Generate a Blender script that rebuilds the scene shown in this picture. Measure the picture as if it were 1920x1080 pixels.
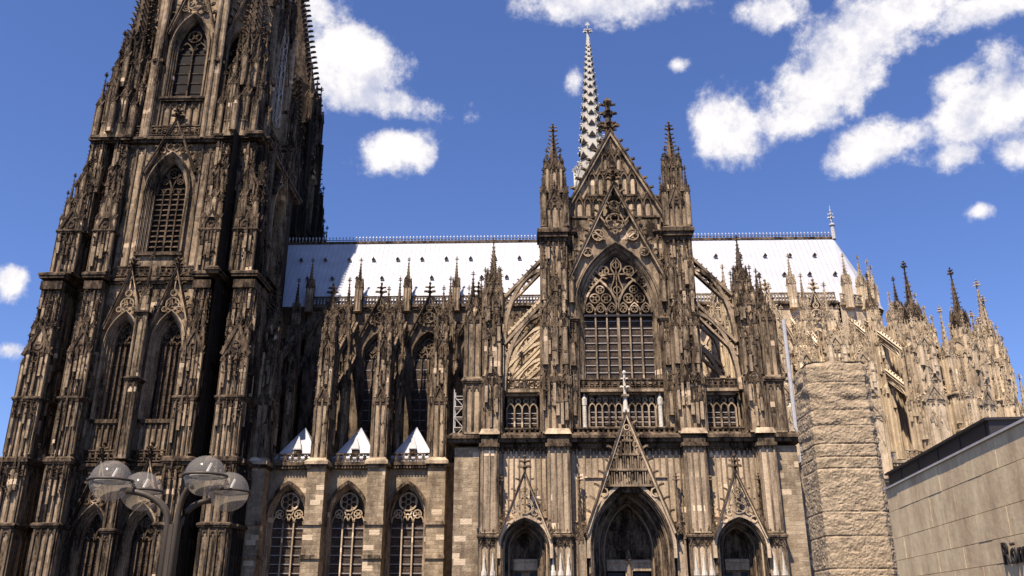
import bpy, math, random
from mathutils import Vector, Matrix
random.seed(7)
R = math.radians
scene = bpy.context.scene
for o in list(bpy.data.objects): bpy.data.objects.remove(o)
C = scene.collection

# ------------------------------------------------------------------ camera
FPX = 1650.0
PITCH = math.atan(FPX / 4369.0)
cam = bpy.data.cameras.new("camera")
cam.sensor_width = 36.0
cam.lens = FPX / 1920.0 * 36.0
cam.clip_start = 0.1
cam.clip_end = 6000
camo = bpy.data.objects.new("camera", cam)
C.objects.link(camo)
camo.location = (-10.012, -100.0, 1.7)
camo.rotation_euler = (math.pi / 2 + PITCH, 0, R(1.5))
scene.camera = camo

# ------------------------------------------------------------------ light
SUN_AZ, SUN_EL = 25.0, 58.5           # degrees west of south, degrees above the horizon
sl = bpy.data.lights.new("sun", 'SUN')
sl.energy = 5.0
sl.angle = R(0.5)
sl.color = (1.0, 0.885, 0.755)
so = bpy.data.objects.new("sun", sl)
C.objects.link(so)
to_sun = Vector((-math.sin(R(SUN_AZ)) * math.cos(R(SUN_EL)), -math.cos(R(SUN_AZ)) * math.cos(R(SUN_EL)), math.sin(R(SUN_EL))))
so.rotation_euler = (-to_sun).to_track_quat('-Z', 'Y').to_euler()
so.location = (-60, -80, 160)
scene.view_settings.view_transform = 'Standard'
scene.view_settings.look = 'None'
scene.view_settings.gamma = 1
scene.view_settings.exposure = 0.8

# ------------------------------------------------------------------ sky and clouds (by direction, at infinity)
W = bpy.data.worlds.new("World")
scene.world = W
W.use_nodes = True
nt = W.node_tree
nt.nodes.clear()
def nd(t, **k):
    n = nt.nodes.new(t)
    for a, b in k.items(): setattr(n, a, b)
    return n
def mth(op, a, b=None, c=None, clamp=False):
    n = nd('ShaderNodeMath', operation=op, use_clamp=clamp)
    for i, q in enumerate((a, b, c)):
        if q is None: continue
        if isinstance(q, (int, float)): n.inputs[i].default_value = q
        else: nt.links.new(q, n.inputs[i])
    return n.outputs[0]
def vdot(a, vec):
    n = nd('ShaderNodeVectorMath', operation='DOT_PRODUCT')
    nt.links.new(a, n.inputs[0]); n.inputs[1].default_value = vec
    return n.outputs['Value']
tc = nd('ShaderNodeTexCoord')
nrm = nd('ShaderNodeVectorMath', operation='NORMALIZE')
nt.links.new(tc.outputs['Generated'], nrm.inputs[0])
D = nrm.outputs[0]
sky = nd('ShaderNodeTexSky', sky_type='NISHITA')
sky.sun_disc = False
sky.sun_elevation = R(SUN_EL)
sky.sun_rotation = R(180 + SUN_AZ)
sky.air_density = 1.0
sky.dust_density = 0.3
sky.ozone_density = 3.0
tint = nd('ShaderNodeMixRGB', blend_type='MULTIPLY')
tint.inputs[0].default_value = 1.0
nt.links.new(sky.outputs[0], tint.inputs[1])
tint.inputs[2].default_value = (1.24, 1.38, 1.96, 1)
# each cloud: bearing east of north and elevation in degrees, half widths in degrees, tilt, weight
CLOUDS = []
def cloud(u, v, a, b, tilt=0.0, wgt=1.0):
    k = (1.0 if 10 < u < 23 else 1.12) if a > 1.5 else .9
    CLOUDS.append((u, v, a * k, b * k, tilt, wgt))
cloud(-13.67, 34.69, 3.39, 2.75, -20, 1.0)
cloud(-12.28, 32.37, 4.12, 1.15, -5, 0.9)
cloud(-16.33, 37.24, 2.35, 1.41, 10, 0.8)
cloud(-9.92, 29.38, 2.53, 1.41, 15, 0.9)
cloud(-32.93, 18.32, 1.18, 1.35, 0, 1.0)
cloud(-32.18, 14.47, 0.90, 0.62, 0, 0.55)
cloud(6.06, 38.25, 4.00, 1.28, -5, 0.9)
cloud(13.86, 30.08, 2.34, 2.60, 35, 1.0)
cloud(24.10, 33.80, 6.94, 2.21, 28, 1.05)
cloud(21.48, 31.03, 3.98, 1.99, 25, 1.0)
cloud(29.36, 30.06, 2.12, 0.85, 10, 0.6)
cloud(23.65, 27.58, 2.73, 1.46, 5, 0.95)
cloud(30.42, 27.79, 3.22, 2.66, 30, 1.05)
cloud(28.49, 25.93, 2.02, 1.01, 5, 0.85)
cloud(31.42, 25.53, 1.66, 1.11, 0, 0.8)
cloud(18.29, 36.34, 1.83, 1.07, 0, 0.8)
cloud(28.88, 22.56, 0.98, 0.75, 0, 0.75)
cloud(31.74, 33.48, 2.44, 0.81, 0, 0.85)
cloud(11.02, 34.26, 0.71, 0.52, 0, 0.45)
cloud(3.37, 33.73, 0.60, 0.86, 0, 0.4)
acc = None
for az, el, a, b, tilt, wgt in CLOUDS:
    ca, sa, ce, se = math.cos(R(az)), math.sin(R(az)), math.cos(R(el)), math.sin(R(el))
    c = Vector((sa * ce, ca * ce, se)); e = Vector((ca, -sa, 0)); n = Vector((-sa * se, -ca * se, ce))
    t = R(tilt); e2 = e * math.cos(t) + n * math.sin(t); n2 = n * math.cos(t) - e * math.sin(t)
    p = vdot(D, e2 / math.tan(R(a))); q = vdot(D, n2 / math.tan(R(b)))
    r2 = mth('ADD', mth('MULTIPLY', p, p), mth('MULTIPLY', q, q))
    val = mth('MULTIPLY', mth('SUBTRACT', 1.0, mth('SQRT', r2)), wgt)
    acc = val if acc is None else mth('SMOOTH_MAX', acc, val, 0.25)
nz = nd('ShaderNodeTexNoise'); nz.inputs['Scale'].default_value = 11; nz.inputs['Detail'].default_value = 9; nz.inputs['Roughness'].default_value = 0.68
nt.links.new(D, nz.inputs['Vector'])
nz2 = nd('ShaderNodeTexNoise'); nz2.inputs['Scale'].default_value = 30; nz2.inputs['Detail'].default_value = 6
nt.links.new(D, nz2.inputs['Vector'])
dens = mth('ADD', acc, mth('MULTIPLY', mth('SUBTRACT', nz.outputs[0], 0.5), 2.5))
dens = mth('ADD', dens, mth('MULTIPLY', mth('SUBTRACT', nz2.outputs[0], 0.5), 0.7))
mr = nd('ShaderNodeMapRange', interpolation_type='SMOOTHSTEP')
nt.links.new(dens, mr.inputs[0]); mr.inputs[1].default_value = -0.14; mr.inputs[2].default_value = 0.46
off = nd('ShaderNodeVectorMath', operation='ADD'); nt.links.new(D, off.inputs[0]); off.inputs[1].default_value = (-0.012, -0.01, 0.022)
nz3 = nd('ShaderNodeTexNoise'); nz3.inputs['Scale'].default_value = 11; nz3.inputs['Detail'].default_value = 5; nz3.inputs['Roughness'].default_value = 0.6
nt.links.new(off.outputs[0], nz3.inputs['Vector'])
rel = mth('MULTIPLY_ADD', mth('SUBTRACT', nz.outputs[0], nz3.outputs[0]), 4.0, 0.62)
cr = nd('ShaderNodeMapRange'); nt.links.new(mth('MULTIPLY_ADD', dens, 0.35, rel), cr.inputs[0]); cr.inputs[1].default_value = 0.25; cr.inputs[2].default_value = 1.0
cm = nd('ShaderNodeMixRGB'); nt.links.new(cr.outputs[0], cm.inputs[0])
cm.inputs[1].default_value = (0.56, 0.58, 0.70, 1); cm.inputs[2].default_value = (0.90, 0.87, 0.88, 1)
b1 = nd('ShaderNodeBackground'); nt.links.new(tint.outputs[0], b1.inputs[0]); b1.inputs[1].default_value = 0.05
b2 = nd('ShaderNodeBackground'); nt.links.new(cm.outputs[0], b2.inputs[0]); b2.inputs[1].default_value = 0.66
mx = nd('ShaderNodeMixShader'); nt.links.new(mr.outputs[0], mx.inputs[0]); nt.links.new(b1.outputs[0], mx.inputs[1]); nt.links.new(b2.outputs[0], mx.inputs[2])
wo = nd('ShaderNodeOutputWorld'); nt.links.new(mx.outputs[0], wo.inputs[0])
W.cycles.sampling_method = 'MANUAL'; W.cycles.sample_map_resolution = 512

# ------------------------------------------------------------------ materials
def stone(name, clean, soot, amount, scale=0.5, streak=0.35, bump=0.35, course=None, rough=0.9, contrast=0.16, joint=0.7, fine=0.30, pale=0.0):
    """weathered stone: clean blocks and soot in vertical runs and patches, laid out in world space"""
    m = bpy.data.materials.new(name); m.use_nodes = True
    t = m.node_tree; N = t.nodes; L = t.links
    bs = N['Principled BSDF']; bs.inputs['Roughness'].default_value = rough
    bs.inputs['Specular IOR Level'].default_value = 0.15
    g = N.new('ShaderNodeNewGeometry')
    mp = N.new('ShaderNodeMapping'); mp.inputs['Scale'].default_value = (1, 1, streak)
    L.new(g.outputs['Position'], mp.inputs[0])
    n1 = N.new('ShaderNodeTexNoise'); n1.inputs['Scale'].default_value = scale; n1.inputs['Detail'].default_value = 7; n1.inputs['Roughness'].default_value = 0.68
    L.new(mp.outputs[0], n1.inputs['Vector'])
    cr = N.new('ShaderNodeMapRange')
    mid = 0.5 + (0.5 - amount) * 0.42
    cr.inputs[1].default_value = mid - contrast; cr.inputs[2].default_value = mid + contrast
    n2 = N.new('ShaderNodeTexNoise'); n2.inputs['Scale'].default_value = 2.2; n2.inputs['Detail'].default_value = 6
    L.new(g.outputs['Position'], n2.inputs['Vector'])
    mixa = N.new('ShaderNodeMixRGB'); mixa.inputs[1].default_value = (*[c * 0.68 for c in clean], 1); mixa.inputs[2].default_value = (*[min(1, c * 1.25) for c in clean], 1)
    L.new(n2.outputs[0], mixa.inputs[0])
    col = mixa.outputs[0]
    bh = None
    sx = N.new('ShaderNodeSeparateXYZ'); L.new(g.outputs['Position'], sx.inputs[0])
    if course:
        ad = N.new('ShaderNodeMath'); ad.operation = 'ADD'; L.new(sx.outputs[0], ad.inputs[0]); L.new(sx.outputs[1], ad.inputs[1])
        cb = N.new('ShaderNodeCombineXYZ'); L.new(ad.outputs[0], cb.inputs[0]); L.new(sx.outputs[2], cb.inputs[1])
        bk = N.new('ShaderNodeTexBrick'); L.new(cb.outputs[0], bk.inputs['Vector'])
        bk.inputs['Scale'].default_value = 1.0; bk.inputs['Brick Width'].default_value = course[0]; bk.inputs['Row Height'].default_value = course[1]
        bk.inputs['Mortar Size'].default_value = 0.022; bk.inputs['Bias'].default_value = -0.1
        bk.inputs['Color1'].default_value = (1, 1, 1, 1); bk.inputs['Color2'].default_value = (0.52, 0.48, 0.45, 1); bk.inputs['Mortar'].default_value = (joint, joint, joint, 1)
        mu = N.new('ShaderNodeMixRGB'); mu.blend_type = 'MULTIPLY'; mu.inputs[0].default_value = 0.85
        L.new(col, mu.inputs[1]); L.new(bk.outputs['Color'], mu.inputs[2]); col = mu.outputs[0]
        bh = bk.outputs['Fac']
    # fine crust: breaks the soot edge up at the size of the carving
    nf = N.new('ShaderNodeTexNoise'); nf.inputs['Scale'].default_value = 4.2; nf.inputs['Detail'].default_value = 5; nf.inputs['Roughness'].default_value = 0.7
    mpf = N.new('ShaderNodeMapping'); mpf.inputs['Scale'].default_value = (1, 1, .55); L.new(g.outputs['Position'], mpf.inputs[0]); L.new(mpf.outputs[0], nf.inputs['Vector'])
    fa = N.new('ShaderNodeMath'); fa.operation = 'MULTIPLY_ADD'; L.new(nf.outputs[0], fa.inputs[0]); fa.inputs[1].default_value = fine; fa.inputs[2].default_value = -fine * .5
    sm = N.new('ShaderNodeMath'); sm.operation = 'ADD'; L.new(n1.outputs[0], sm.inputs[0]); L.new(fa.outputs[0], sm.inputs[1])
    L.new(sm.outputs[0], cr.inputs[0])
    sootf = cr.outputs[0]
    if pale:
        ad2 = N.new('ShaderNodeMath'); ad2.operation = 'ADD'; L.new(sx.outputs[0], ad2.inputs[0]); L.new(sx.outputs[1], ad2.inputs[1])
        cb2 = N.new('ShaderNodeCombineXYZ'); L.new(ad2.outputs[0], cb2.inputs[0]); L.new(sx.outputs[2], cb2.inputs[1])
        b2_ = N.new('ShaderNodeTexBrick'); L.new(cb2.outputs[0], b2_.inputs['Vector']); b2_.inputs['Scale'].default_value = 1.0
        b2_.inputs['Brick Width'].default_value = 1.3; b2_.inputs['Row Height'].default_value = 0.62; b2_.inputs['Mortar Size'].default_value = 0.0
        b2_.inputs['Color1'].default_value = (0, 0, 0, 1); b2_.inputs['Color2'].default_value = (1, 1, 1, 1)
        th = N.new('ShaderNodeMapRange'); L.new(b2_.outputs['Color'], th.inputs[0]); th.inputs[1].default_value = .99 - pale; th.inputs[2].default_value = 1.0 - pale
        inv = N.new('ShaderNodeMath'); inv.operation = 'MULTIPLY_ADD'; L.new(th.outputs[0], inv.inputs[0]); inv.inputs[1].default_value = -.85; inv.inputs[2].default_value = 1.0
        mm = N.new('ShaderNodeMath'); mm.operation = 'MULTIPLY'; L.new(cr.outputs[0], mm.inputs[0]); L.new(inv.outputs[0], mm.inputs[1]); sootf = mm.outputs[0]
        pm = N.new('ShaderNodeMixRGB'); L.new(th.outputs[0], pm.inputs[0]); L.new(col, pm.inputs[1]); pm.inputs[2].default_value = (*[min(.8, q * 1.3 + .03) for q in clean], 1); col = pm.outputs[0]
    mixb = N.new('ShaderNodeMixRGB'); L.new(sootf, mixb.inputs[0]); L.new(col, mixb.inputs[1]); mixb.inputs[2].default_value = (*soot, 1)
    L.new(mixb.outputs[0], bs.inputs['Base Color'])
    n3 = N.new('ShaderNodeTexNoise'); n3.inputs['Scale'].default_value = 5; n3.inputs['Detail'].default_value = 6
    L.new(g.outputs['Position'], n3.inputs['Vector'])
    h = n3.outputs[0]
    if bh is not None:
        sb = N.new('ShaderNodeMath'); sb.operation = 'SUBTRACT'; L.new(h, sb.inputs[0]); L.new(bh, sb.inputs[1]); h = sb.outputs[0]
    bp = N.new('ShaderNodeBump'); bp.inputs['Strength'].default_value = bump; bp.inputs['Distance'].default_value = 0.15
    L.new(h, bp.inputs['Height']); L.new(bp.outputs[0], bs.inputs['Normal'])
    return m

def plain(name, col, rough=0.6, metal=0.0, var=0.15, scale=1.5, spec=0.3):
    m = bpy.data.materials.new(name); m.use_nodes = True
    N = m.node_tree.nodes; L = m.node_tree.links; bs = N['Principled BSDF']
    bs.inputs['Roughness'].default_value = rough; bs.inputs['Metallic'].default_value = metal; bs.inputs['Specular IOR Level'].default_value = spec
    g = N.new('ShaderNodeNewGeometry'); n = N.new('ShaderNodeTexNoise'); n.inputs['Scale'].default_value = scale; n.inputs['Detail'].default_value = 6
    L.new(g.outputs['Position'], n.inputs['Vector'])
    mi = N.new('ShaderNodeMixRGB'); mi.inputs[1].default_value = (*[c * (1 - var) for c in col], 1); mi.inputs[2].default_value = (*[min(1, c * (1 + var)) for c in col], 1)
    L.new(n.outputs[0], mi.inputs[0]); L.new(mi.outputs[0], bs.inputs['Base Color'])
    return m

SOOT = (0.019, 0.0125, 0.0082)
MAT = {
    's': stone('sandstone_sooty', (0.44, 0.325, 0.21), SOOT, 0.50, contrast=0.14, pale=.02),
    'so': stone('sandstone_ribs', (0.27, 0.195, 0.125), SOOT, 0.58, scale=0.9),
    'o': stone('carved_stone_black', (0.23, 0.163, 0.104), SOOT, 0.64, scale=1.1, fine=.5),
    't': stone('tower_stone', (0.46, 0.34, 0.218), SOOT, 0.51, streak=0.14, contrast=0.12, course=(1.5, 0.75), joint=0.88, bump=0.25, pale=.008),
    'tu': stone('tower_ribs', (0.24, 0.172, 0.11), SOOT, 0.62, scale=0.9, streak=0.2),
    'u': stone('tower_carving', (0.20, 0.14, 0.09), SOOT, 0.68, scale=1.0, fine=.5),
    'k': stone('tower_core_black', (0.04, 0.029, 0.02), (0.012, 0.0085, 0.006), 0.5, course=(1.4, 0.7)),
    'c': stone('choir_stone', (0.64, 0.505, 0.345), (0.16, 0.113, 0.074), 0.24, pale=.04),
    'cd': stone('choir_ribs', (0.54, 0.425, 0.285), (0.13, 0.09, 0.06), 0.33),
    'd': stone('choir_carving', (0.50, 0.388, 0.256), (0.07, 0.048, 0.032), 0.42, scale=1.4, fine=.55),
    'a': stone('ashlar_blocks', (0.45, 0.345, 0.224), (0.08, 0.057, 0.038), 0.36, course=(1.15, 0.48), bump=0.5, pale=.018),
    'p': stone('new_pale_stone', (0.62, 0.57, 0.48), (0.36, 0.30, 0.24), 0.3),
    'f': stone('facade_panel_stone', (0.60, 0.455, 0.30), (0.05, 0.034, 0.023), 0.38, streak=0.12, contrast=0.18, pale=.02),
    'fo': stone('facade_ribs', (0.36, 0.266, 0.172), (0.04, 0.027, 0.019), 0.46, streak=0.3),
    'w': plain('roof_lead', (0.43, 0.43, 0.45), 0.5, 0.0, 0.26, 0.5),
    'ws': plain('roof_seam', (0.34, 0.34, 0.36), 0.5),
    'b': plain('black_metal', (0.025, 0.022, 0.022), 0.5),
    'z': plain('zinc_pipe', (0.44, 0.42, 0.41), 0.4, 0, .3, 3),
    'l': plain('spire_lead', (0.43, 0.395, 0.335), 0.55, 0, 0.3),
    'v': plain('dark_opening', (0.018, 0.014, 0.012), 0.9),
    'y': plain('scaffold_tube', (0.50, 0.46, 0.42), 0.5),
}
def glassmat():
    m = bpy.data.materials.new('leaded_glass'); m.use_nodes = True
    N = m.node_tree.nodes; L = m.node_tree.links; bs = N['Principled BSDF']
    g = N.new('ShaderNodeNewGeometry'); n = N.new('ShaderNodeTexNoise'); n.inputs['Scale'].default_value = 1.6; n.inputs['Detail'].default_value = 5
    L.new(g.outputs['Position'], n.inputs['Vector'])
    mi = N.new('ShaderNodeMixRGB'); mi.inputs[1].default_value = (0.035, 0.025, 0.018, 1); mi.inputs[2].default_value = (0.12, 0.088, 0.065, 1)
    L.new(n.outputs[0], mi.inputs[0])
    sx = N.new('ShaderNodeSeparateXYZ'); L.new(g.outputs['Position'], sx.inputs[0]); ad = N.new('ShaderNodeMath'); ad.operation = 'ADD'; L.new(sx.outputs[0], ad.inputs[0]); L.new(sx.outputs[1], ad.inputs[1])
    cb = N.new('ShaderNodeCombineXYZ'); L.new(ad.outputs[0], cb.inputs[0]); L.new(sx.outputs[2], cb.inputs[1])
    bk = N.new('ShaderNodeTexBrick'); L.new(cb.outputs[0], bk.inputs['Vector']); bk.inputs['Scale'].default_value = 1.0; bk.inputs['Brick Width'].default_value = .42; bk.inputs['Row Height'].default_value = .36; bk.inputs['Mortar Size'].default_value = .03
    bk.inputs['Color1'].default_value = (1.25, 1.1, 1.0, 1); bk.inputs['Color2'].default_value = (.55, .6, .7, 1); bk.inputs['Mortar'].default_value = (.3, .3, .3, 1)
    mu = N.new('ShaderNodeMixRGB'); mu.blend_type = 'MULTIPLY'; mu.inputs[0].default_value = 1; L.new(mi.outputs[0], mu.inputs[1]); L.new(bk.outputs['Color'], mu.inputs[2]); L.new(mu.outputs[0], bs.inputs['Base Color'])
    bs.inputs['Roughness'].default_value = 0.6; bs.inputs['Specular IOR Level'].default_value = 0.15
    return m
MAT['g'] = glassmat()

# ------------------------------------------------------------------ mesh builder
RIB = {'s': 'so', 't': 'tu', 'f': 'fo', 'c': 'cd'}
class M:
    def __init__(s, m='s', o='o'):
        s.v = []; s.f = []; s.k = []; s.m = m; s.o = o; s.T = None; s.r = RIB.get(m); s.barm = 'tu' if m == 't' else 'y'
    def add(s, vs, fs, m=None):
        b = len(s.v)
        s.v += [tuple(s.T @ Vector(p)) for p in vs] if s.T is not None else [tuple(p) for p in vs]
        s.f += [tuple(b + i for i in f) for f in fs]
        s.k += [m or s.m] * len(fs)
    def at(s, x, y, z=0, rot=0):
        s.T = Matrix.Translation((x, y, z)) @ Matrix.Rotation(R(rot), 4, 'Z')
    def box(s, x0, x1, y0, y1, z0, z1, m=None):
        s.add([(x0, y0, z0), (x1, y0, z0), (x1, y1, z0), (x0, y1, z0), (x0, y0, z1), (x1, y0, z1), (x1, y1, z1), (x0, y1, z1)],
              [(0, 1, 5, 4), (1, 2, 6, 5), (2, 3, 7, 6), (3, 0, 4, 7), (4, 5, 6, 7), (3, 2, 1, 0)], m)
    def ext(s, poly, y0, y1, m=None, back=True):
        """polygon in x,z extruded along y (counter-clockwise seen from the front)"""
        n = len(poly)
        vs = [(x, y0, z) for x, z in poly] + [(x, y1, z) for x, z in poly]
        fs = [tuple(range(n))] + [(i, i + n, (i + 1) % n + n, (i + 1) % n) for i in range(n)]
        if back: fs.append(tuple(range(2 * n - 1, n - 1, -1)))
        s.add(vs, fs, m)
    def bar(s, pts, w, y0, y1, m=None, closed=False):
        """moulding of width w along a polyline in x,z, from depth y0 to y1"""
        n = len(pts); ns = []
        for i in range(n):
            a = pts[i - 1] if (i > 0 or closed) else pts[i]
            b = pts[(i + 1) % n] if (i < n - 1 or closed) else pts[i]
            p = pts[i]
            d1 = Vector((p[0] - a[0], p[1] - a[1])); d2 = Vector((b[0] - p[0], b[1] - p[1]))
            if d1.length < 1e-6: d1 = d2
            if d2.length < 1e-6: d2 = d1
            d1.normalize(); d2.normalize(); t = d1 + d2
            if t.length < 1e-6: t = d1
            t.normalize(); c = max(0.45, t.dot(d1))
            ns.append((-t.y / c, t.x / c))
        vs = []
        for (px, pz), (nx, nz_) in zip(pts, ns):
            h = w / 2
            vs += [(px + nx * h, y0, pz + nz_ * h), (px - nx * h, y0, pz - nz_ * h), (px - nx * h, y1, pz - nz_ * h), (px + nx * h, y1, pz + nz_ * h)]
        fs = []
        for i in range(n if closed else n - 1):
            a = 4 * i; b = 4 * ((i + 1) % n)
            fs += [(a, a + 1, b + 1, b), (a + 1, a + 2, b + 2, b + 1), (a + 3, a, b, b + 3)]
        if not closed:
            fs += [(0, 3, 2, 1), (4 * n - 4, 4 * n - 3, 4 * n - 2, 4 * n - 1)]
        s.add(vs, fs, m)
    def circ(s, cx, cz, r, w, y0, y1, n=12, m=None):
        s.bar([(cx + r * math.cos(2 * math.pi * i / n), cz + r * math.sin(2 * math.pi * i / n)) for i in range(n)], w, y0, y1, m, True)
    def frus(s, cx, cy, z0, z1, r0, r1, n=4, rot=None, m=None, cap=True):
        if rot is None: rot = math.pi / n
        vs = []
        for z, r in ((z0, r0), (z1, r1)):
            vs += [(cx + r * math.cos(rot + 2 * math.pi * i / n), cy + r * math.sin(rot + 2 * math.pi * i / n), z) for i in range(n)]
        fs = [(i, (i + 1) % n, (i + 1) % n + n, i + n) for i in range(n)]
        if cap: fs.append(tuple(range(n, 2 * n)))
        s.add(vs, fs, m)
    def sq(s, cx, cy, z0, z1, h0, h1, m=None):
        """square frustum given by half widths"""
        s.frus(cx, cy, z0, z1, h0 * 1.41421, h1 * 1.41421, 4, math.pi / 4, m)
    def tube(s, pts, r, n=8, m=None):
        """round tube along a 3-D polyline"""
        P = [Vector(p) for p in pts]; vs = []
        up = Vector((0.3, 0.2, 1)).normalized()
        for i, p in enumerate(P):
            d = (P[min(i + 1, len(P) - 1)] - P[max(i - 1, 0)]).normalized()
            a = d.cross(up)
            if a.length < 0.1: a = d.cross(Vector((1, 0, 0)))
            a.normalize(); b = d.cross(a)
            rr = r[i] if isinstance(r, (list, tuple)) else r
            vs += [tuple(p + (a * math.cos(2 * math.pi * k / n) + b * math.sin(2 * math.pi * k / n)) * rr) for k in range(n)]
        fs = []
        for i in range(len(P) - 1):
            fs += [(i * n + k, i * n + (k + 1) % n, (i + 1) * n + (k + 1) % n, (i + 1) * n + k) for k in range(n)]
        fs += [tuple(range(n - 1, -1, -1)), tuple(range((len(P) - 1) * n, len(P) * n))]
        s.add(vs, fs, m)
    def mesh(s, name, smooth=False):
        me = bpy.data.meshes.new(name)
        me.from_pydata(s.v, [], s.f)
        used = sorted(set(s.k)); ix = {k: i for i, k in enumerate(used)}
        for k in used: me.materials.append(MAT[k])
        me.polygons.foreach_set('material_index', [ix[k] for k in s.k])
        if smooth: me.polygons.foreach_set('use_smooth', [True] * len(s.f))
        me.update()
        return me
    def build(s, name, parent=None, loc=(0, 0, 0), rz=0, smooth=False):
        return link(name, s.mesh(name, smooth), parent, loc, rz)

def link(name, me, parent=None, loc=(0, 0, 0), rz=0):
    o = bpy.data.objects.new(name, me); C.objects.link(o)
    o.location = loc; o.rotation_euler = (0, 0, R(rz))
    if parent is not None: o.parent = parent
    return o
def copy_tree(o, parent, loc, rz=0):
    kids = [c for c in o.children]
    c = o.copy(); C.objects.link(c); c.parent = parent; c.location = loc; c.rotation_euler = (0, 0, R(rz))
    for k in kids:
        q = k.copy(); C.objects.link(q); q.parent = c
    return c

# ------------------------------------------------------------------ gothic vocabulary
def arch(x, zs, a, h, n=8):
    """pointed arch of half width a and rise h over the springing zs, left to right"""
    if h <= a * 1.001: h = a * 1.001
    Rr = (a * a + h * h) / (2 * a); e = math.asin(min(1, h / Rr)) if Rr >= a else math.pi / 2
    L = []
    for i in range(n + 1):
        t = e * i / n
        L.append((x - a + Rr - Rr * math.cos(t), zs + Rr * math.sin(t)))
    return L + [(2 * x - p, q) for p, q in reversed(L[:-1])]
def arch_off(a, h, d):
    Rr = (a * a + h * h) / (2 * a)
    return a + d, math.sqrt(max(0.01, (Rr + d) ** 2 - (Rr - a) ** 2))
def lancet(x, z0, zs, a, h, n=8):
    return [(x - a, z0)] + arch(x, zs, a, h, n) + [(x + a, z0)]
def crocket(b, p, d, s, m=None):
    """leaf hook that curls out and up from an edge"""
    p = Vector(p); d = Vector(d).normalized(); up = Vector((0, 0, 1)); sd = d.cross(up)
    if sd.length < 0.01: sd = Vector((1, 0, 0))
    sd.normalize()
    q = p + d * s * 0.55 + up * s * 0.05; t = p + d * s * 1.0 + up * s * 0.42
    w = sd * s * 0.30
    b.add([p - w * 0.6 - up * s * 0.2, p + w * 0.6 - up * s * 0.2, p + up * s * 0.3, q - w * 1.1, q + w * 1.1, q + up * s * 0.42, t - up * s * 0.45 + d * s * 0.1, t],
          [(0, 1, 4, 3), (1, 2, 5, 4), (2, 0, 3, 5), (3, 4, 6), (4, 5, 7, 6), (5, 3, 6, 7)], m or b.o)
def finial(b, x, y, z, h, m=None, w=None):
    """cross flower: stem with two rings of four leaves and a bud"""
    m = m or b.o; w = w or h * 0.34
    b.frus(x, y, z - h * 0.1, z + h * 0.8, h * 0.10, h * 0.055, 6, m=m)
    for zz, ww in ((z + h * 0.22, w), (z + h * 0.55, w * 0.78)):
        b.frus(x, y, zz - h * .05, zz + h * .06, h * .12, h * .12, 6, m=m)
        for dx, dy in ((1, 0), (-1, 0), (0, 1), (0, -1)):
            crocket(b, (x + dx * h * .05, y + dy * h * .05, zz), (dx, dy, 0), ww, m)
    b.frus(x, y, z + h * .76, z + h * .88, h * .05, h * .11, 6, m=m); b.frus(x, y, z + h * .88, z + h, h * .11, h * .02, 6, m=m)
def gablet(b, x, y, z, w, h, dp=0.15, m=None, hooks=3, fin=True):
    """small steep gable standing proud of a face at depth y"""
    m = m or b.o
    b.ext([(x - w / 2, z), (x + w / 2, z), (x, z + h)], y - dp * 0.4, y + dp, m, False)
    k = max(0.08, w * 0.1)
    b.bar([(x - w / 2 - k, z - k * .5), (x, z + h), (x + w / 2 + k, z - k * .5)], k * 1.5, y - dp, y + dp, m)
    b.circ(x, z + h * .3, w * .16, k * .7, y - dp * .8, y, 8, m)
    for i in range(hooks):
        t = (i + 0.6) / (hooks + 0.3)
        for s in (-1, 1):
            crocket(b, (x + s * (w / 2) * (1 - t), y, z + h * t), (s, 0, 0.4), w * 0.2, m)
    if fin: finial(b, x, y, z + h, h * 0.38, m)
def panel(b, x0, x1, z0, z1, n, y, rib=0.2, pr=0.18, m=None, head=True, sill=True):
    """blind tracery: n lancet panels with ribs standing proud of the face at depth y"""
    m = m or b.m
    pt = (x1 - x0 - rib) / n; a = (pt - rib) / 2
    zs = z1 - rib * 1.2 - a * 1.9 if head else z1
    for i in range(n + 1):
        xx = x0 + rib / 2 + pt * i
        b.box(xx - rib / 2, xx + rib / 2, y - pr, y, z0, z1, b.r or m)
    if head and a > 0.05:
        for i in range(n):
            xc = x0 + rib / 2 + pt * (i + .5)
            pts = arch(xc, zs, a, a * 1.7, 4)
            for j in range(len(pts) - 1):       # spandrel filling over each head
                (xa, za), (xb, zb) = pts[j], pts[j + 1]
                b.add([(xa, y - pr * .62, za), (xb, y - pr * .62, zb), (xb, y - pr * .62, z1), (xa, y - pr * .62, z1), (xa, y, za), (xb, y, zb)],
                      [(0, 1, 2, 3), (0, 4, 5, 1)], b.o)
            if a > 0.16:
                for s in (-1, 1):               # cusps
                    b.ext([(xc + s * a, zs + a * .2), (xc + s * a * .35, zs + a * .62), (xc + s * a * .8, zs + a * 1.0)][::s], y - pr * .55, y, b.o, False)
    if sill:
        b.box(x0, x1, y - pr * 1.3, y, z0 - .02, z0 + rib * .9, m)
def course(b, x0, x1, y0, y1, z, h=0.4, ov=0.22, m=None):
    """string course with a sloped weathering on top"""
    m = m or b.o
    b.box(x0 - ov * .5, x1 + ov * .5, y0 - ov * .5, y1 + ov * .5, z - h, z - h * .45, m)
    vs = [(x0 - ov, y0 - ov), (x1 + ov, y0 - ov), (x1 + ov, y1 + ov), (x0 - ov, y1 + ov)]
    vt = [(x0, y0), (x1, y0), (x1, y1), (x0, y1)]
    b.add([(*p, z - h * .45) for p in vs] + [(*p, z) for p in vs] + [(*p, z + ov * .8) for p in vt],
          [(3, 2, 1, 0), (0, 1, 5, 4), (1, 2, 6, 5), (2, 3, 7, 6), (3, 0, 4, 7), (4, 5, 9, 8), (5, 6, 10, 9), (6, 7, 11, 10), (7, 4, 8, 11), (8, 9, 10, 11)], m)
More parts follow.
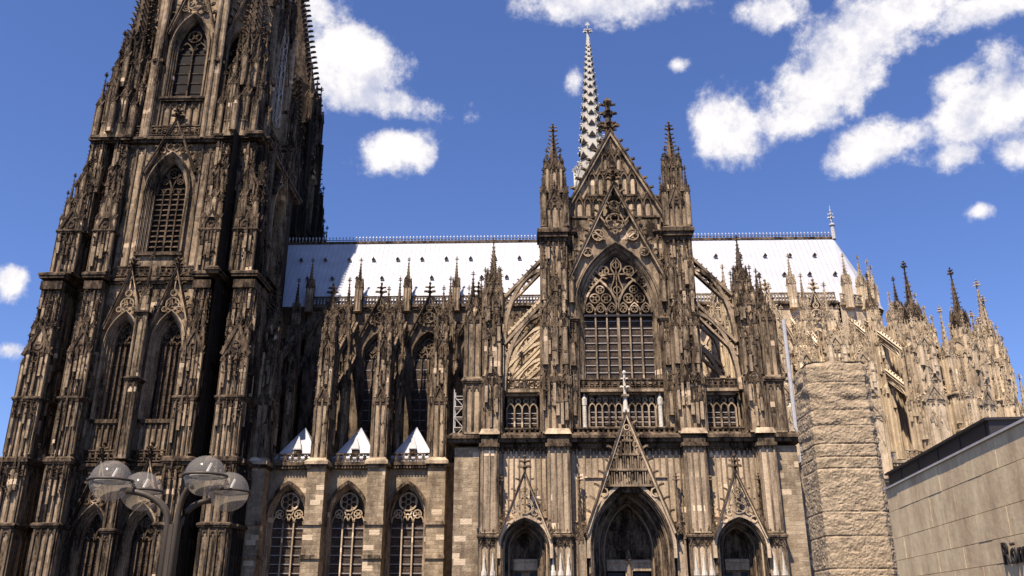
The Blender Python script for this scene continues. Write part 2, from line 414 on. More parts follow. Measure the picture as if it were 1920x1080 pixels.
def stage(b, xc, w, y0, y1, z0, z1, n, rib=0.2, pr=0.18, cap=True, sides=True, mo=None):
    """one storey of a pier: core with panelled front and flanks and a string course"""
    T = b.T
    b.box(xc - w / 2, xc + w / 2, y0, y1, z0, z1)
    panel(b, xc - w / 2, xc + w / 2, z0, z1 - (.5 if cap else 0), n, y0, rib, pr)
    if sides:
        d = y1 - y0; ns = max(1, round(n * d / w)) if d < 2.5 * w else max(1, round(d / 1.1))
        for sx, rot in ((1, 90), (-1, -90)):
            L = Matrix.Translation((xc + sx * w / 2, (y0 + y1) / 2, 0)) @ Matrix.Rotation(R(rot), 4, 'Z')
            b.T = (T @ L) if T is not None else L
            panel(b, -d / 2, d / 2, z0, z1 - (.5 if cap else 0), min(ns, 5), 0, rib, pr)
        b.T = T
    if cap: course(b, xc - w / 2 - pr, xc + w / 2 + pr, y0 - pr, y1 + pr, z1)
def spirelet(b, x, y, z, w, hs, hp, hooks=None, detail=1, m=None, mo=None):
    """pinnacle: panelled shaft, four gablets, crocketed spire, cross flower"""
    m = m or b.m; mo = mo or b.o; h = w / 2
    T = b.T
    b.box(x - h, x + h, y - h, y + h, z, z + hs, m)
    r = max(.07, w * .11)
    for rot in (0, 90, -90, 180)[:4 if detail > 1 else 3]:
        L = Matrix.Translation((x, y, 0)) @ Matrix.Rotation(R(rot), 4, 'Z')
        b.T = (T @ L) if T is not None else L
        if hs > w * .8: panel(b, -h, h, z, z + hs, 2 if w > .9 else 1, -h, r, r * .9, m)
        gablet(b, 0, -h - r * .3, z + hs - w * .15, w * 1.05, w * 1.25, r, mo, 2 if detail else 0, detail > 0)
    b.T = T
    if detail > 1:
        for sx in (-1, 1):
            for sy in (-1, 1):
                q = h * .95
                b.sq(x + sx * q, y + sy * q, z + hs * .45, z + hs + w * .4, w * .12, w * .11, m)
                b.sq(x + sx * q, y + sy * q, z + hs + w * .4, z + hs + w * 1.5, w * .15, .02, mo)
    b.sq(x, y, z + hs, z + hs + w * .5, h * .8, h * .72, mo)
    z1 = z + hs + w * .45
    b.frus(x, y, z1, z1 + hp, h * .78, w * .05, 8, m=mo)
    k = hooks if hooks is not None else max(3, int(hp / max(.55, w * .5)))
    for i in range(k):
        t = (i + .7) / (k + .6); rr = h * .78 * (1 - t) + w * .05 * t
        for j in range(4):
            a = math.pi / 4 + j * math.pi / 2
            dx, dy = math.cos(a), math.sin(a)
            crocket(b, (x + dx * rr * .9, y + dy * rr * .9, z1 + hp * t), (dx, dy, .2), max(.16, w * .26 * (1 - t * .55)), mo)
    finial(b, x, y, z1 + hp, max(.7, hp * .2), mo)
def clutter(b, x0, x1, y, z0, z1, n, sz=.3, seed=0, needles=0):
    rnd = random.Random(seed * 77 + int(abs(x0) * 10) + int(z0))
    for i in range(n):
        x = rnd.uniform(x0, x1); z = rnd.uniform(z0, z1)
        crocket(b, (x, y + .05, z), (rnd.uniform(-.6, .6), -1, .1), sz * rnd.uniform(.6, 1.3), b.o)
    for i in range(needles):
        x = x0 + (x1 - x0) * (i + rnd.uniform(.3, .7)) / needles; z = rnd.uniform(z0, z1); h = rnd.uniform(1.6, 3.4); w = rnd.uniform(.13, .2)
        b.box(x - w, x + w, y - w * 1.6, y + .1, z - h, z, b.m); b.frus(x, y - w * .6, z, z + h * .9, w * 1.25, .02, 4, m=b.o)
        b.frus(x, y - w * .6, z - .12, z + .12, w * 1.9, w * 1.9, 4, m=b.o); b.frus(x, y - w * .6, z + h * .82, z + h * .94, w * .3, w * .7, 4, m=b.o)
_pin = {}
def pinnacle(parent, x, y, z, w, hs, hp, m='s', o='o', detail=1, name='pinnacle', rz=0):
    key = (round(w, 2), round(hs, 2), round(hp, 2), m, o, detail)
    if key not in _pin:
        b = M(m, o); spirelet(b, 0, 0, 0, w, hs, hp, None, detail)
        _pin[key] = b.mesh('pinnacle')
    return link(name, _pin[key], parent, (x, y, z), rz)
def balustrade(b, x0, x1, y, z, h, pitch=0.9, th=0.22, style='quatrefoil', m=None):
    m = m or b.o
    b.box(x0, x1, y - .05, y + th + .05, z, z + .14, m); b.box(x0, x1, y - .07, y + th + .07, z + h - .17, z + h, m)
    n = max(1, int(round((x1 - x0) / pitch))); p = (x1 - x0) / n
    for i in range(n + 1):
        xx = x0 + p * i
        b.box(max(x0, xx - .07), min(x1, xx + .07), y, y + th, z + .14, z + h - .17, m)
    for i in range(n):
        xc = x0 + p * (i + .5); zc = z + h / 2
        if style == 'quatrefoil':
            r = min(p, h - .3) / 2
            b.circ(xc, zc, r * .86, r * .26, y + .02, y + th - .02, 10, m)
            for k in range(4):
                a = k * math.pi / 2
                b.box(xc + math.cos(a) * r * .6 - r * .13, xc + math.cos(a) * r * .6 + r * .13, y + .03, y + th - .03, zc + math.sin(a) * r * .6 - r * .13, zc + math.sin(a) * r * .6 + r * .13, m)
        else:
            b.bar(lancet(xc, z + .14, z + h - .3 - p * .55, p * .38, p * .5, 3), .1, y + .03, y + th - .03, m)
def wall_arch(b, x0, x1, z0, z1, y, ops, m=None):
    """wall sheet at depth y with arched openings [(xc, zsill, zspring, a, h)], left to right"""
    q = lambda p: b.add([(u, y, v) for u, v in p], [tuple(range(len(p)))], m)
    cur = x0
    for xc, zb, zs, a, h in ops:
        q([(cur, z0), (xc - a, z0), (xc - a, z1), (cur, z1)])
        if zb > z0: q([(xc - a, z0), (xc + a, z0), (xc + a, zb), (xc - a, zb)])
        pts = arch(xc, zs, a, h, 10)
        for (xa, za), (xb, zb_) in zip(pts, pts[1:]): q([(xa, za), (xb, zb_), (xb, z1), (xa, z1)])
        cur = xc + a
    q([(cur, z0), (x1, z0), (x1, z1), (cur, z1)])
def jambs(b, x, zb, zs, a, h, y0, y1, n, spread, m=None, w=None, mo=None):
    """stepped mouldings of an opening: the outermost at depth y0, the innermost (half width a) at y1"""
    for i in range(n):
        t = i / n
        aa, hh = arch_off(a, h, spread * (1 - t) - spread / n / 2)
        ya = y0 + (y1 - y0) * t; yb = y0 + (y1 - y0) * (i + 1) / n + .12
        ww = spread / n
        b.bar(lancet(x, zb, zs, aa, hh, 10), ww, ya, yb, m)
        a2, h2 = arch_off(a, h, spread * (1 - t) - spread / n * .25)
        b.bar(lancet(x, zb, zs, a2, h2, 10), ww * .5, ya - ww * .55, ya, (mo if i % 2 else m) or m)
def foils(b, cx, cz, r, k, w, y0, y1, m=None, rot=math.pi / 2):
    b.circ(cx, cz, r, w, y0, y1, 14, m)
    q = r * (0.47 if k <= 4 else 0.36); d = r - q - w * .1
    for i in range(k):
        a = rot + 2 * math.pi * i / k
        b.circ(cx + d * math.cos(a), cz + d * math.sin(a), q, w * .6, y0 + .04, y1, 8, m)
def tracery(b, x, zb, zs, a, h, lights, y, w=0.16, d=0.3, m=None, bars=None, head='rose'):
    """stone tracery: mullions, lancet heads, circles, and thin saddle bars in front of the glass"""
    m = m or b.m
    p = 2 * a / lights
    zl = zs
    for i in range(1, lights):
        xx = x - a + p * i
        ww = w * (1.5 if (lights % 2 == 0 and i == lights // 2 and lights >= 4) else 1)
        b.box(xx - ww / 2, xx + ww / 2, y, y + d, zb, zl, m)
    for i in range(lights):
        xc = x - a + p * (i + .5)
        b.bar(arch(xc, zl, p / 2, p * .85, 5), w * .8, y + .03, y + d, m)
        if p > .7:
            for s in (-1, 1):
                b.ext([(xc + s * p * .5, zl + p * .12), (xc + s * p * .16, zl + p * .38), (xc + s * p * .36, zl + p * .55)][::s], y + .08, y + d, m, False)
    if lights == 2:
        foils(b, x, zs + h * .60, a * .46, 4, w * .8, y, y + d, m)
    elif lights in (3,):
        for s in (-1, 1): foils(b, x + s * p * .5, zs + p * 1.05, p * .36, 3, w * .7, y, y + d, m)
        foils(b, x, zs + h * .66, a * .44, 6, w * .8, y, y + d, m)
    elif lights in (4, 6):
        g = lights // 2
        for s in (-1, 1):
            hh = h * (.66 if lights == 4 else .62)
            b.bar(arch(x + s * a / 2, zl, a / 2, hh, 8), w * 1.15, y - .05, y + d, m)
            if g == 2: foils(b, x + s * a / 2, zl + hh * .62, a * .2, 4, w * .7, y, y + d, m)
            else:
                for q in (-1, 1): foils(b, x + s * a / 2 + q * p * .5, zl + p * 1.18, p * .42, 4, w * .6, y, y + d, m)
                foils(b, x + s * a / 2, zl + hh * .72, p * .40, 4, w * .6, y, y + d, m)
        if lights == 4: foils(b, x, zs + h * .68, a * .36, 6, w * .9, y - .03, y + d, m)
    if bars:
        n = max(2, int((zs - zb) / bars))
        for i in range(1, n + 1):
            zz = zb + (zs - zb) * i / n
            b.box(x - a, x + a, y + d + .02, y + d + .09, zz - .035, zz + .035, b.barm)
def glass(parent, x, zb, zs, a, h, y, m='g', name='glass_pane'):
    b = M(m); b.ext(lancet(x, zb, zs, a, h, 10)[::-1] if False else [(x - a, zb), (x + a, zb)] + arch(x, zs, a, h, 10)[::-1], y, y + .05, m, False)
    return b.build(name, parent)
def raking(b, x, z0, half, z1, y0, y1, w, hooks, hs, fin, m=None, mo=None, fm=None):
    """open gable: two raking bars with crockets and a cross flower"""
    m = m or b.m; mo = mo or b.o
    b.bar([(x - half, z0), (x, z1), (x + half, z0)], w, y0, y1, m)
    b.bar([(x - half - w * .35, z0), (x, z1 + w * .75), (x + half + w * .35, z0)], w * .4, y0 - .15, y1 + .1, mo)
    L = math.hypot(half, z1 - z0); nx, nz_ = (z1 - z0) / L, half / L
    for i in range(hooks):
        t = (i + .5) / (hooks + .35)
        for s in (-1, 1):
            crocket(b, (x + s * (half * (1 - t) + nx * w * .6), (y0 + y1) / 2, z0 + (z1 - z0) * t + nz_ * w * .6), (s, 0, .25), hs, mo)
    if fin: finial(b, x, (y0 + y1) / 2, z1 + w * .5, fin, fm or mo)
def gable_fill(b, x, z0, half, z1, y0, y1, w, m=None, rows=3):
    """tracery inside a gable: circle with foils, mullions and daggers"""
    H = z1 - z0
    r = half * H / (half + math.hypot(half, H)) * .72
    zc = z0 + r * 1.32
    foils(b, x, zc, r, 3, w, y0, y1, m)
    foils(b, x, zc + r * 1.75, r * .5, 3, w * .8, y0, y1, m)
    for s in (-1, 1): foils(b, x + s * half * .62, z0 + r * .5, r * .38, 3, w * .8, y0, y1, m)
    b.box(x - w / 2, x + w / 2, y0, y1, zc + r * 2.1, z1 - w, m)

# ------------------------------------------------------------------ top-level objects
def empty(name, loc=(0, 0, 0), rz=0):
    o = bpy.data.objects.new(name, None); C.objects.link(o); o.location = loc; o.rotation_euler = (0, 0, R(rz)); o.empty_display_size = 0.5
    return o
def tag(o, label=None, cat=None, group=None, kind=None):
    for k, v in (('label', label), ('category', cat), ('group', group), ('kind', kind)):
        if v: o[k] = v
    return o

CATH = tag(empty('cathedral'), 'huge soot-blackened gothic cathedral with a towering west tower, pointed transept gable and white lead roof', 'cathedral')

# ground
b = M('a')
b.add([(-3000, -3000, 0), (3000, -3000, 0), (3000, 3000, 0), (-3000, 3000, 0)], [(0, 1, 2, 3)])
MAT['a_ground'] = stone('plaza_paving', (0.075, 0.065, 0.055), (0.045, 0.04, 0.032), 0.4, course=(1.2, 0.8))
b.k = ['a_ground']
tag(b.build('plaza_ground'), kind='structure')

# ================================================================== WEST TOWER
TX, TY, TH, TD = -61.9, 21.5, 15.2, 13.1
FACES = [(TX, TY - TD, 0), (TX + TH, TY, 90)]
def place(face, x, y, z=0):
    ox, oy, rz = face; c, s = math.cos(R(rz)), math.sin(R(rz))
    return (ox + x * c - y * s, oy + x * s + y * c, z)

# dark core inside all walls
b = M('k'); d = TH - 8.0
b.box(TX - d, TX + d, TY - TD + 8.0, 31.4, 0, 67)
b.box(TX - TH + 1.4, TX - d, TY - TD + 7.2, 31.2, 0, 60); b.box(TX + d, TX + TH - 4.6, 27, 31.3, 0, 66)
b.build('tower_core', CATH)

wins2 = [(-3.1, 26.0, 36.2, 2.4, 4.7), (3.1, 26.0, 36.2, 2.4, 4.7)]
wins1 = [(-3.1, 2.5, 10.8, 2.4, 4.7), (3.1, 2.5, 10.8, 2.4, 4.7)]
WY = 2.9; W3 = 2.7; WR = 5.4
def tower_wall(xr):
  b = M('t', 'u') if xr > 13 else M('k', 'u')  # east wall in black stone: its shade is put into the colour
  TWR = 14 if xr > 13 else xr
  wall_arch(b, -6.3, 6.3, 0, 20.2, WY, wins1); wall_arch(b, -6.3, 6.3, 20.2, 45.4, WY, wins2)
  wall_arch(b, -14, -6, 0, 67, WR, []); wall_arch(b, 6, TWR, 0, 67, WR, [])
  for s in (-1, 1): b.box(s * 6.2 - .1, s * 6.2 + .1, WY + .1, WR + .2, 0, 45.4)
  wall_arch(b, -7.6, 7.6, 45.4, 67.2, W3, [(0, 49.4, 58.9, 3.3, 6.3)])
  for s in (-1, 1): b.box(s * 7.5 - .1, s * 7.5 + .1, W3 + .1, WR + .2, 45.4, 67.2)
  for s in (-1, 1)[:2 if xr > 13 else 1]:      # blind panels in the recesses between the buttress pairs
      for z0, z1, n in ((1, 11, 2), (12, 19, 2), (21, 32, 3), (33, 44, 3)): panel(b, s * 10.2 - 1.6, s * 10.2 + 1.6, z0, z1, n, WR, .22, .2)
      for z0, z1, n in ((46, 55, 3), (56, 66, 3)): panel(b, s * 10.2 - 1.6, s * 10.2 + 1.6, z0, z1, n, WR, .22, .2)
      panel(b, s * 3.1 - 2.3, s * 3.1 + 2.3, 20.6, 25.6, 6, WY, .18, .25)
      panel(b, s * 5.3 - 1.2, s * 5.3 + 1.2, 47, 66, 2, W3, .2, .2)
  for z in (20.2, 45.4):
     course(b, -14.4, TWR + .3, WR - .2, WR + 1, z, .7, .4); course(b, -6, 6, WY - .2, WY + 1, z + .04, .7, .4)
  course(b, -12, min(12, TWR), W3 - .4, W3 + 1, 67.3, .8, .5)
  for z, y in ((20.5, WY - .6), (45.8, WY - .5)):
      for s in (-1, 1): balustrade(b, s * 3.1 - 2.4, s * 3.1 + 2.4, y, z, 1.5, .75)
  balustrade(b, -6, 6, W3 - .6, 67.7, 1.6, .8)
  return b.mesh('tower_wall')
TW = [tower_wall(14), tower_wall(9.6)]

def tower_pier(w, y1, seed, sh=0):
    rnd = random.Random(seed)
    b = M('t', 'u') if seed != 4 else M('k', 'u')  # east pier blackened likewise, shade painted into its stone
    stage(b, 0, w, 0, y1, 0, 12.6, 3, .24, .22); stage(b, 0, w, .12, y1, 12.6, 20.3, 3, .24, .22)
    course(b, -w / 2 - .1, w / 2 + .1, .0, y1, 20.6, .6, .26)
    stage(b, 0, w * .94, .5, y1, 20.6, 28.4, 4, .22, .22)
    stage(b, 0, w * .88, .75, y1, 28.4, 34.6, 3, .24, .24, cap=False)
    gablet(b, 0, .7, 34.2, w * .95, w * 1.25, .3, 'u', 4)
    for s in (-1, 1):
        spirelet(b, s * w * .46, .65, 21.2, .5, 11.5 + rnd.random() * 2, 3.4, 5, 0)
        spirelet(b, s * w * .36, 1.0, 34.6, .6, 3.4, 3.2, 5, 1)
    stage(b, 0, w * .78, 1.25, y1, 34.6, 44.2, 3, .22, .22, cap=False)
    spirelet(b, 0, .95, 35.6, .75, 3.2, 4.2, 6, 1)
    b.box(-w * .46, w * .46, .7, y1, 43.4, 44.6, 'u')
    course(b, -w / 2, w / 2, .6, y1, 45.6, .65, .26)
    # third storey
    b.at(sh * .35, 0); stage(b, 0, w * .86, 1.3, y1, 45.8, 52.2, 3, .22, .22)
    gablet(b, 0, 1.3, 52, w * .9, w * 1.15, .3, 'u', 4)
    for s in (-1, 1):
        spirelet(b, s * w * .43, 1.3, 46, .5, 8, 3.6, 5, 0); spirelet(b, s * w * .3, 1.5, 52.4, .6, 4.2, 3.8, 5, 1)
    b.at(sh * .62, 0); stage(b, 0, w * .72, 1.8, y1, 52.2, 60.2, 2, .24, .24, cap=False)
    spirelet(b, 0, 1.45, 54, .8, 3.4, 4.6, 6, 1)
    gablet(b, 0, 1.8, 59.4, w * .8, w, .26, 'u', 3)
    b.at(sh * .85, 0); stage(b, 0, w * .62, 2.1, y1, 60.2, 66.2, 2, .22, .22, cap=False)
    for s in (-1, 1): spirelet(b, s * w * .33, 1.9, 58.4, .5, 3.6, 3.4, 5, 1)
    b.at(sh, 0); course(b, -w * .38, w * .38, 1.6, y1, 67.4, .7, .28); b.T = None
    for z0, z1, y, w_ in ((16.5, 19.4, -.2, 1), (25.5, 28, .3, .94), (31, 34.5, .5, .88), (37, 43.4, 1.0, .78)): clutter(b, -w * w_ / 2, w * w_ / 2, y, z0, z1, int(14 * w), .34, seed, 4)
    for z0, z1, y, sh_, w_ in ((48, 52, 1.1, .35, .86), (54, 60, 1.6, .62, .72), (61, 66, 1.9, .85, .62)): b.at(sh * sh_, 0); clutter(b, -w * w_ / 2, w * w_ / 2, y, z0, z1, int(12 * w), .34, seed + 3, 4)
    b.T = None
    for sx, rot in ((1, 90), (-1, -90)):
        b.at(sx * w * .47, 2.5, 0, rot)
        for z0, z1 in ((22, 30), (31, 43)): clutter(b, -1.6, 1.6, -.1, z0, z1, 14, .3, seed + 5, 4)
    b.T = None
    return b.mesh('tower_buttress')
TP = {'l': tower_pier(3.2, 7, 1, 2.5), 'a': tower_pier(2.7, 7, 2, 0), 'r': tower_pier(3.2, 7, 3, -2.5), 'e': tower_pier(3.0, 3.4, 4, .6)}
bm_ = M('t', 'u')
for z0, z1 in ((0, 12), (12, 20), (20.6, 31), (31, 40)): stage(bm_, 0, 1.1, .5, 3.2, z0, z1, 1, .2, .2, cap=True)
for s in (-1, 1): bm_.frus(s * .6, .55, 20.6, 41, .2, .2, 8)
spirelet(bm_, 0, 1.0, 40, .9, 2.6, 4.6, 6, 2)
TMID = bm_.mesh('tower_buttress')
# windows of the tower
def tower_window(x, zb, zs, a, h, lights, y, spread, gtop, bars, fin):
    b = M('t', 'u')
    jambs(b, x, zb, zs, a - spread, arch_off(a, h, -spread)[1], y - .45, y + 1.1, 4, spread)
    ai, hi = a - spread, arch_off(a, h, -spread)[1]
    tracery(b, x, zb, zs, ai, hi, lights, y + 1.0, .17, .35, 'u', bars)
    b.box(x - a - .1, x + a + .1, y - .4, y + 1.2, zb - .5, zb, 'u')
    bg = M('t', 'u')
    half = a * 1.12
    raking(bg, x, zs + h * .42, half, gtop, y - .75, y - .2, .32, 7, .6, fin)
    gable_fill(bg, x, zs + h * .92, half * .62, gtop - .5, y - .55, y - .35, .15)
    return b.mesh('tower_window'), bg.mesh('window_gable'), (x, zb, zs, ai, hi, y + 1.45)
TWIN = [tower_window(*w, 4, WY, .95, g, 1.2, 2.2) for w, g in ((wins1[0], 20.8), (wins1[1], 20.8), (wins2[0], 46.8), (wins2[1], 46.8))]
w3 = tower_window(0, 49.4, 58.9, 3.3, 6.3, 4, W3, 1.1, 70.2, None, 2.6)
louv = M('u')
for i in range(13):
    z = 49.9 + i * .82
    louv.add([(-2.2, W3 + 1.1, z), (2.2, W3 + 1.1, z), (2.2, W3 + 1.6, z + .45), (-2.2, W3 + 1.6, z + .45), (-2.2, W3 + 1.1, z - .1), (2.2, W3 + 1.1, z - .1)], [(0, 1, 2, 3), (4, 5, 1, 0)])
LOUV = louv.mesh('louvre')
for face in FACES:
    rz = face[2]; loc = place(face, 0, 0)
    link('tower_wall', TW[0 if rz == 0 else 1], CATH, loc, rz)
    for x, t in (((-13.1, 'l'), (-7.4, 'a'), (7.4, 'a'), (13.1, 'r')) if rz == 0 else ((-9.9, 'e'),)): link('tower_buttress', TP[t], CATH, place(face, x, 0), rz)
    link('tower_buttress', TMID, CATH, loc, rz)
    for wm, gm, gl in TWIN + [w3]:
        o = link('tower_window', wm, CATH, loc, rz)
        glass(o, *gl, m='g' if gl[1] < 40 else 'v')
        if gl[1] > 40: link('louvre', LOUV, o)
        link('window_gable', gm, CATH, loc, rz)
# octagon storey with its corner turrets, on both west towers
OW = TUR = None
def tower_top(TX, TY, full):
  global OW, TUR
  b = M('t', 'u') if full else M('k', 'k'); ap = 10.2; RO = ap / math.cos(math.pi / 8)
  b.frus(TX, TY, 67, 104, RO - 1.3 / math.cos(math.pi / 8), RO - 1.6, 8, m='k')
  for k in range(8):
      a = k * 45
      ox, oy = TX + ap * math.sin(R(a)), TY - ap * math.cos(R(a))
      b.at(ox, oy, 0, a)
      side = RO * math.sin(math.pi / 8)
      if k % 4 in (0, 1, 2, 3) and k in (7, 0, 1, 2, 3):
          wall_arch(b, -side, side, 67, 104, 0, [(0, 74.4, 83.6, 3.0, 6.0)])
          for s in (-1, 1): panel(b, s * 3.6 - .5, s * 3.6 + .5, 69, 90, 1, 0, .2, .3)
          panel(b, -2.8, 2.8, 68.5, 73.6, 5, 0, .2, .3); course(b, -3, 3, -.4, .5, 74.3, .6, .3)
          for s in (-1, 1):
              b.box(s * side - .55, s * side + .55, -.9, 1, 67, 93); b.frus(s * (side - .1), -1.0, 67, 95, .35, .35, 8)
              b.box(s * side - .8, s * side + .8, -1.2, .6, 80.2, 80.7, 'u')
      else:
          b.add([(-side, 0, 67), (side, 0, 67), (side, 0, 104), (-side, 0, 104)], [(0, 1, 2, 3)])
  b.T = None
  b.build('tower_octagon', CATH)
  if OW is None:
   b8 = M('t', 'u')
   jambs(b8, 0, 74.4, 83.6, 2.2, arch_off(3.0, 6.0, -.8)[1], -.4, .9, 4, .8)
   tracery(b8, 0, 74.4, 83.0, 2.2, arch_off(3.0, 6.0, -.8)[1], 2, .8, .2, .35, 'u', 1.5)
   raking(b8, 0, 85.5, 3.6, 98, -.8, -.2, .4, 8, .7, 2.6); gable_fill(b8, 0, 89.6, 2.4, 97, -.6, -.4, .16)
   OW = b8.mesh('octagon_window')
  for k in (7, 0, 1, 2, 3):
      a = k * 45
      o = link('octagon_window', OW, CATH, (TX + ap * math.sin(R(a)), TY - ap * math.cos(R(a)), 0), a)
      glass(o, 0, 74.4, 83.6, 2.2, arch_off(3.0, 6.0, -.8)[1], 1.3, 'v')
  if TUR is None:
   # corner turrets: bundles of pinnacles round a taller spire
   b = M('t', 'u')
   b.frus(0, 0, 67, 70.5, 3.5, 3.3, 8)
   for k in range(8): b.at(3.3 * math.sin(R(k * 45)) * .92, -3.3 * math.cos(R(k * 45)) * .92, 0, k * 45); panel(b, -1.25, 1.25, 67.2, 70.4, 3, 0, .2, .15)
   b.T = None
   b.frus(0, 0, 70, 84.5, 1.75, 1.65, 8)
   for k in range(8):
       b.at(1.62 * math.sin(R(k * 45)), -1.62 * math.cos(R(k * 45)), 0, k * 45)
       panel(b, -.66, .66, 71, 83.8, 1, 0, .22, .2); gablet(b, 0, -.1, 83.8, 1.35, 2.2, .2, 'u', 2)
   b.T = None
   for k in range(8):
       a = R(k * 45 + 22.5)
       spirelet(b, 2.75 * math.sin(a), -2.75 * math.cos(a), 69.5, 1.05, (4.5, 6.5)[k % 2], 5.2, 6, 1)
       a = R(k * 45)
       spirelet(b, 2.15 * math.sin(a), -2.15 * math.cos(a), 76, .75, (5.5, 4.5)[k % 2], 5, 6, 0)
       spirelet(b, 3.6 * math.sin(a), -3.6 * math.cos(a), 67.5, .8, 5.2, 4.6, 5, 1)
   b.frus(0, 0, 84.5, 103, 1.55, .15, 8, m='u')
   for i in range(16):
       t = (i + .5) / 16.5
       for j in range(8):
           a = j * math.pi / 4 + math.pi / 8; r = 1.55 * (1 - t) + .15 * t
           crocket(b, (r * math.cos(a), r * math.sin(a), 84.5 + 18.5 * t), (math.cos(a), math.sin(a), .2), .55)
   TUR = b.mesh('corner_turret')
  b = M('u', 'u'); b.frus(TX, TY, 103.9, 156, 10.4, .5, 8)
  for k in range(8):
    a = R(k * 45 + 22.5); spirelet(b, TX + (RO - .2) * math.cos(a), TY + (RO - .2) * math.sin(a), 95, 1.5, 6, 6.5, 7, 1); spirelet(b, TX + ap * math.cos(R(k * 45)), TY + ap * math.sin(R(k * 45)), 100, 1.0, 3.5, 4.5, 6, 1)
  for k in range(8):
    a = R(k * 45 + 22.5)
    for i in range(40):
      r = 10.4 - 9.9 * (i + .3) / 40; crocket(b, (TX + r * math.cos(a), TY + r * math.sin(a), 104 + 52 * (i + .3) / 40), (math.cos(a), math.sin(a), .2), 1.1)
  finial(b, TX, TY, 156, 6); b.build('tower_spire', CATH)
  tm_ = TUR
  if not full:
      tm_ = TUR.copy()
      for q in range(len(tm_.materials)): tm_.materials[q] = MAT['k']
  for sx, sy in ((-1, -1), (1, -1), (1, 1), (-1, 1)): link('corner_turret', tm_, CATH, (TX + 9.0 * sx - .1, TY + 8.7 * sy, 0))
tower_top(TX, TY, True)
tower_top(TX - 3.4, 57.0, False)
b = M('k'); b.box(TX - 12, TX + 13.5, 48.5, 71, 0, 67.2); b.build('tower_core', CATH)

# ================================================================== SOUTH TRANSEPT FRONT
CX = .3
# body behind the front: lower block, upper arms, gabled roof
b = M('a', 'o')
b.box(-19.3, -9, 3.2, 31, 0, 20.9); b.box(9, 19.9, 3.2, 31, 0, 20.9); b.box(-9, 9, 6.5, 31, 0, 20.9)
b.box(-19.3, -16.4, 1.6, 3.2, 0, 20.4); b.box(17.0, 19.9, 1.4, 3.2, 0, 20.4)
b.build('transept_flank_wall', CATH)
b = M('s', 'o')
b.box(CX - 7.3, CX + 7.3, 6.2, 31.5, 20.9, 48.4, 'k')
b.build('transept_inner_wall', CATH)
b = M('w')
b.ext([(CX - 7.6, 48.6), (CX + 7.6, 48.6), (CX, 61.0)], 4.2, 40)
b.box(-18.6, -8, 5, 31, 20.9, 21.5, 'b'); b.box(8, 19, 5, 31, 20.9, 21.5, 'b')
b.build('transept_roof', CATH)

PC = [(-11.2, 0, 9.0, 2.7, 3.3), (CX + .1, 0, 9.0, 4.5, 7.2), (12.25, 0, 9.0, 2.7, 3.3)]   # three portals
FY = 1.7
b = M('f', 'o')
wall_arch(b, -16.6, 17.2, 0, 20.9, FY, [(x, 0, zs, a, h) for x, _, zs, a, h in PC])
for x0, x1 in ((-14.4, -8.7), (9.2, 15.0)):
    panel(b, x0, x1, 12.5, 20.2, 9, FY, .13, .15)
for s in (-1, 1):
    xa, xb = sorted((CX + s * 4.7, CX + s * 6.3)); panel(b, xa, xb, 12, 20.2, 2, FY, .13, .15)
    xa, xb = sorted((CX + s * .3, CX + s * 4.7)); panel(b, xa, xb, 16.9, 20.2, 6, FY, .13, .15)
for x0, x1 in ((-14.4, -13.9), (-8.6, -8.2), (9.0, 9.5), (15.0, 15.4)): panel(b, x0, x1, 0, 12, 1, FY, .12, .2)
# frieze and cornice
b.box(-16.6, 17.2, FY - .35, FY + .5, 20.2, 20.9, 'o')
for i in range(84):
    x = -16.4 + i * .4; b.ext([(x, 20.3), (x + .15, 20.42), (x + .3, 20.3), (x + .22, 20.62), (x + .15, 20.8), (x + .08, 20.62)], FY - .5, FY - .3, 'o', False)
course(b, -19.6, 20.2, FY - .7, FY + 3, 21.6, .75, .5)
b.build('portal_wall', CATH)

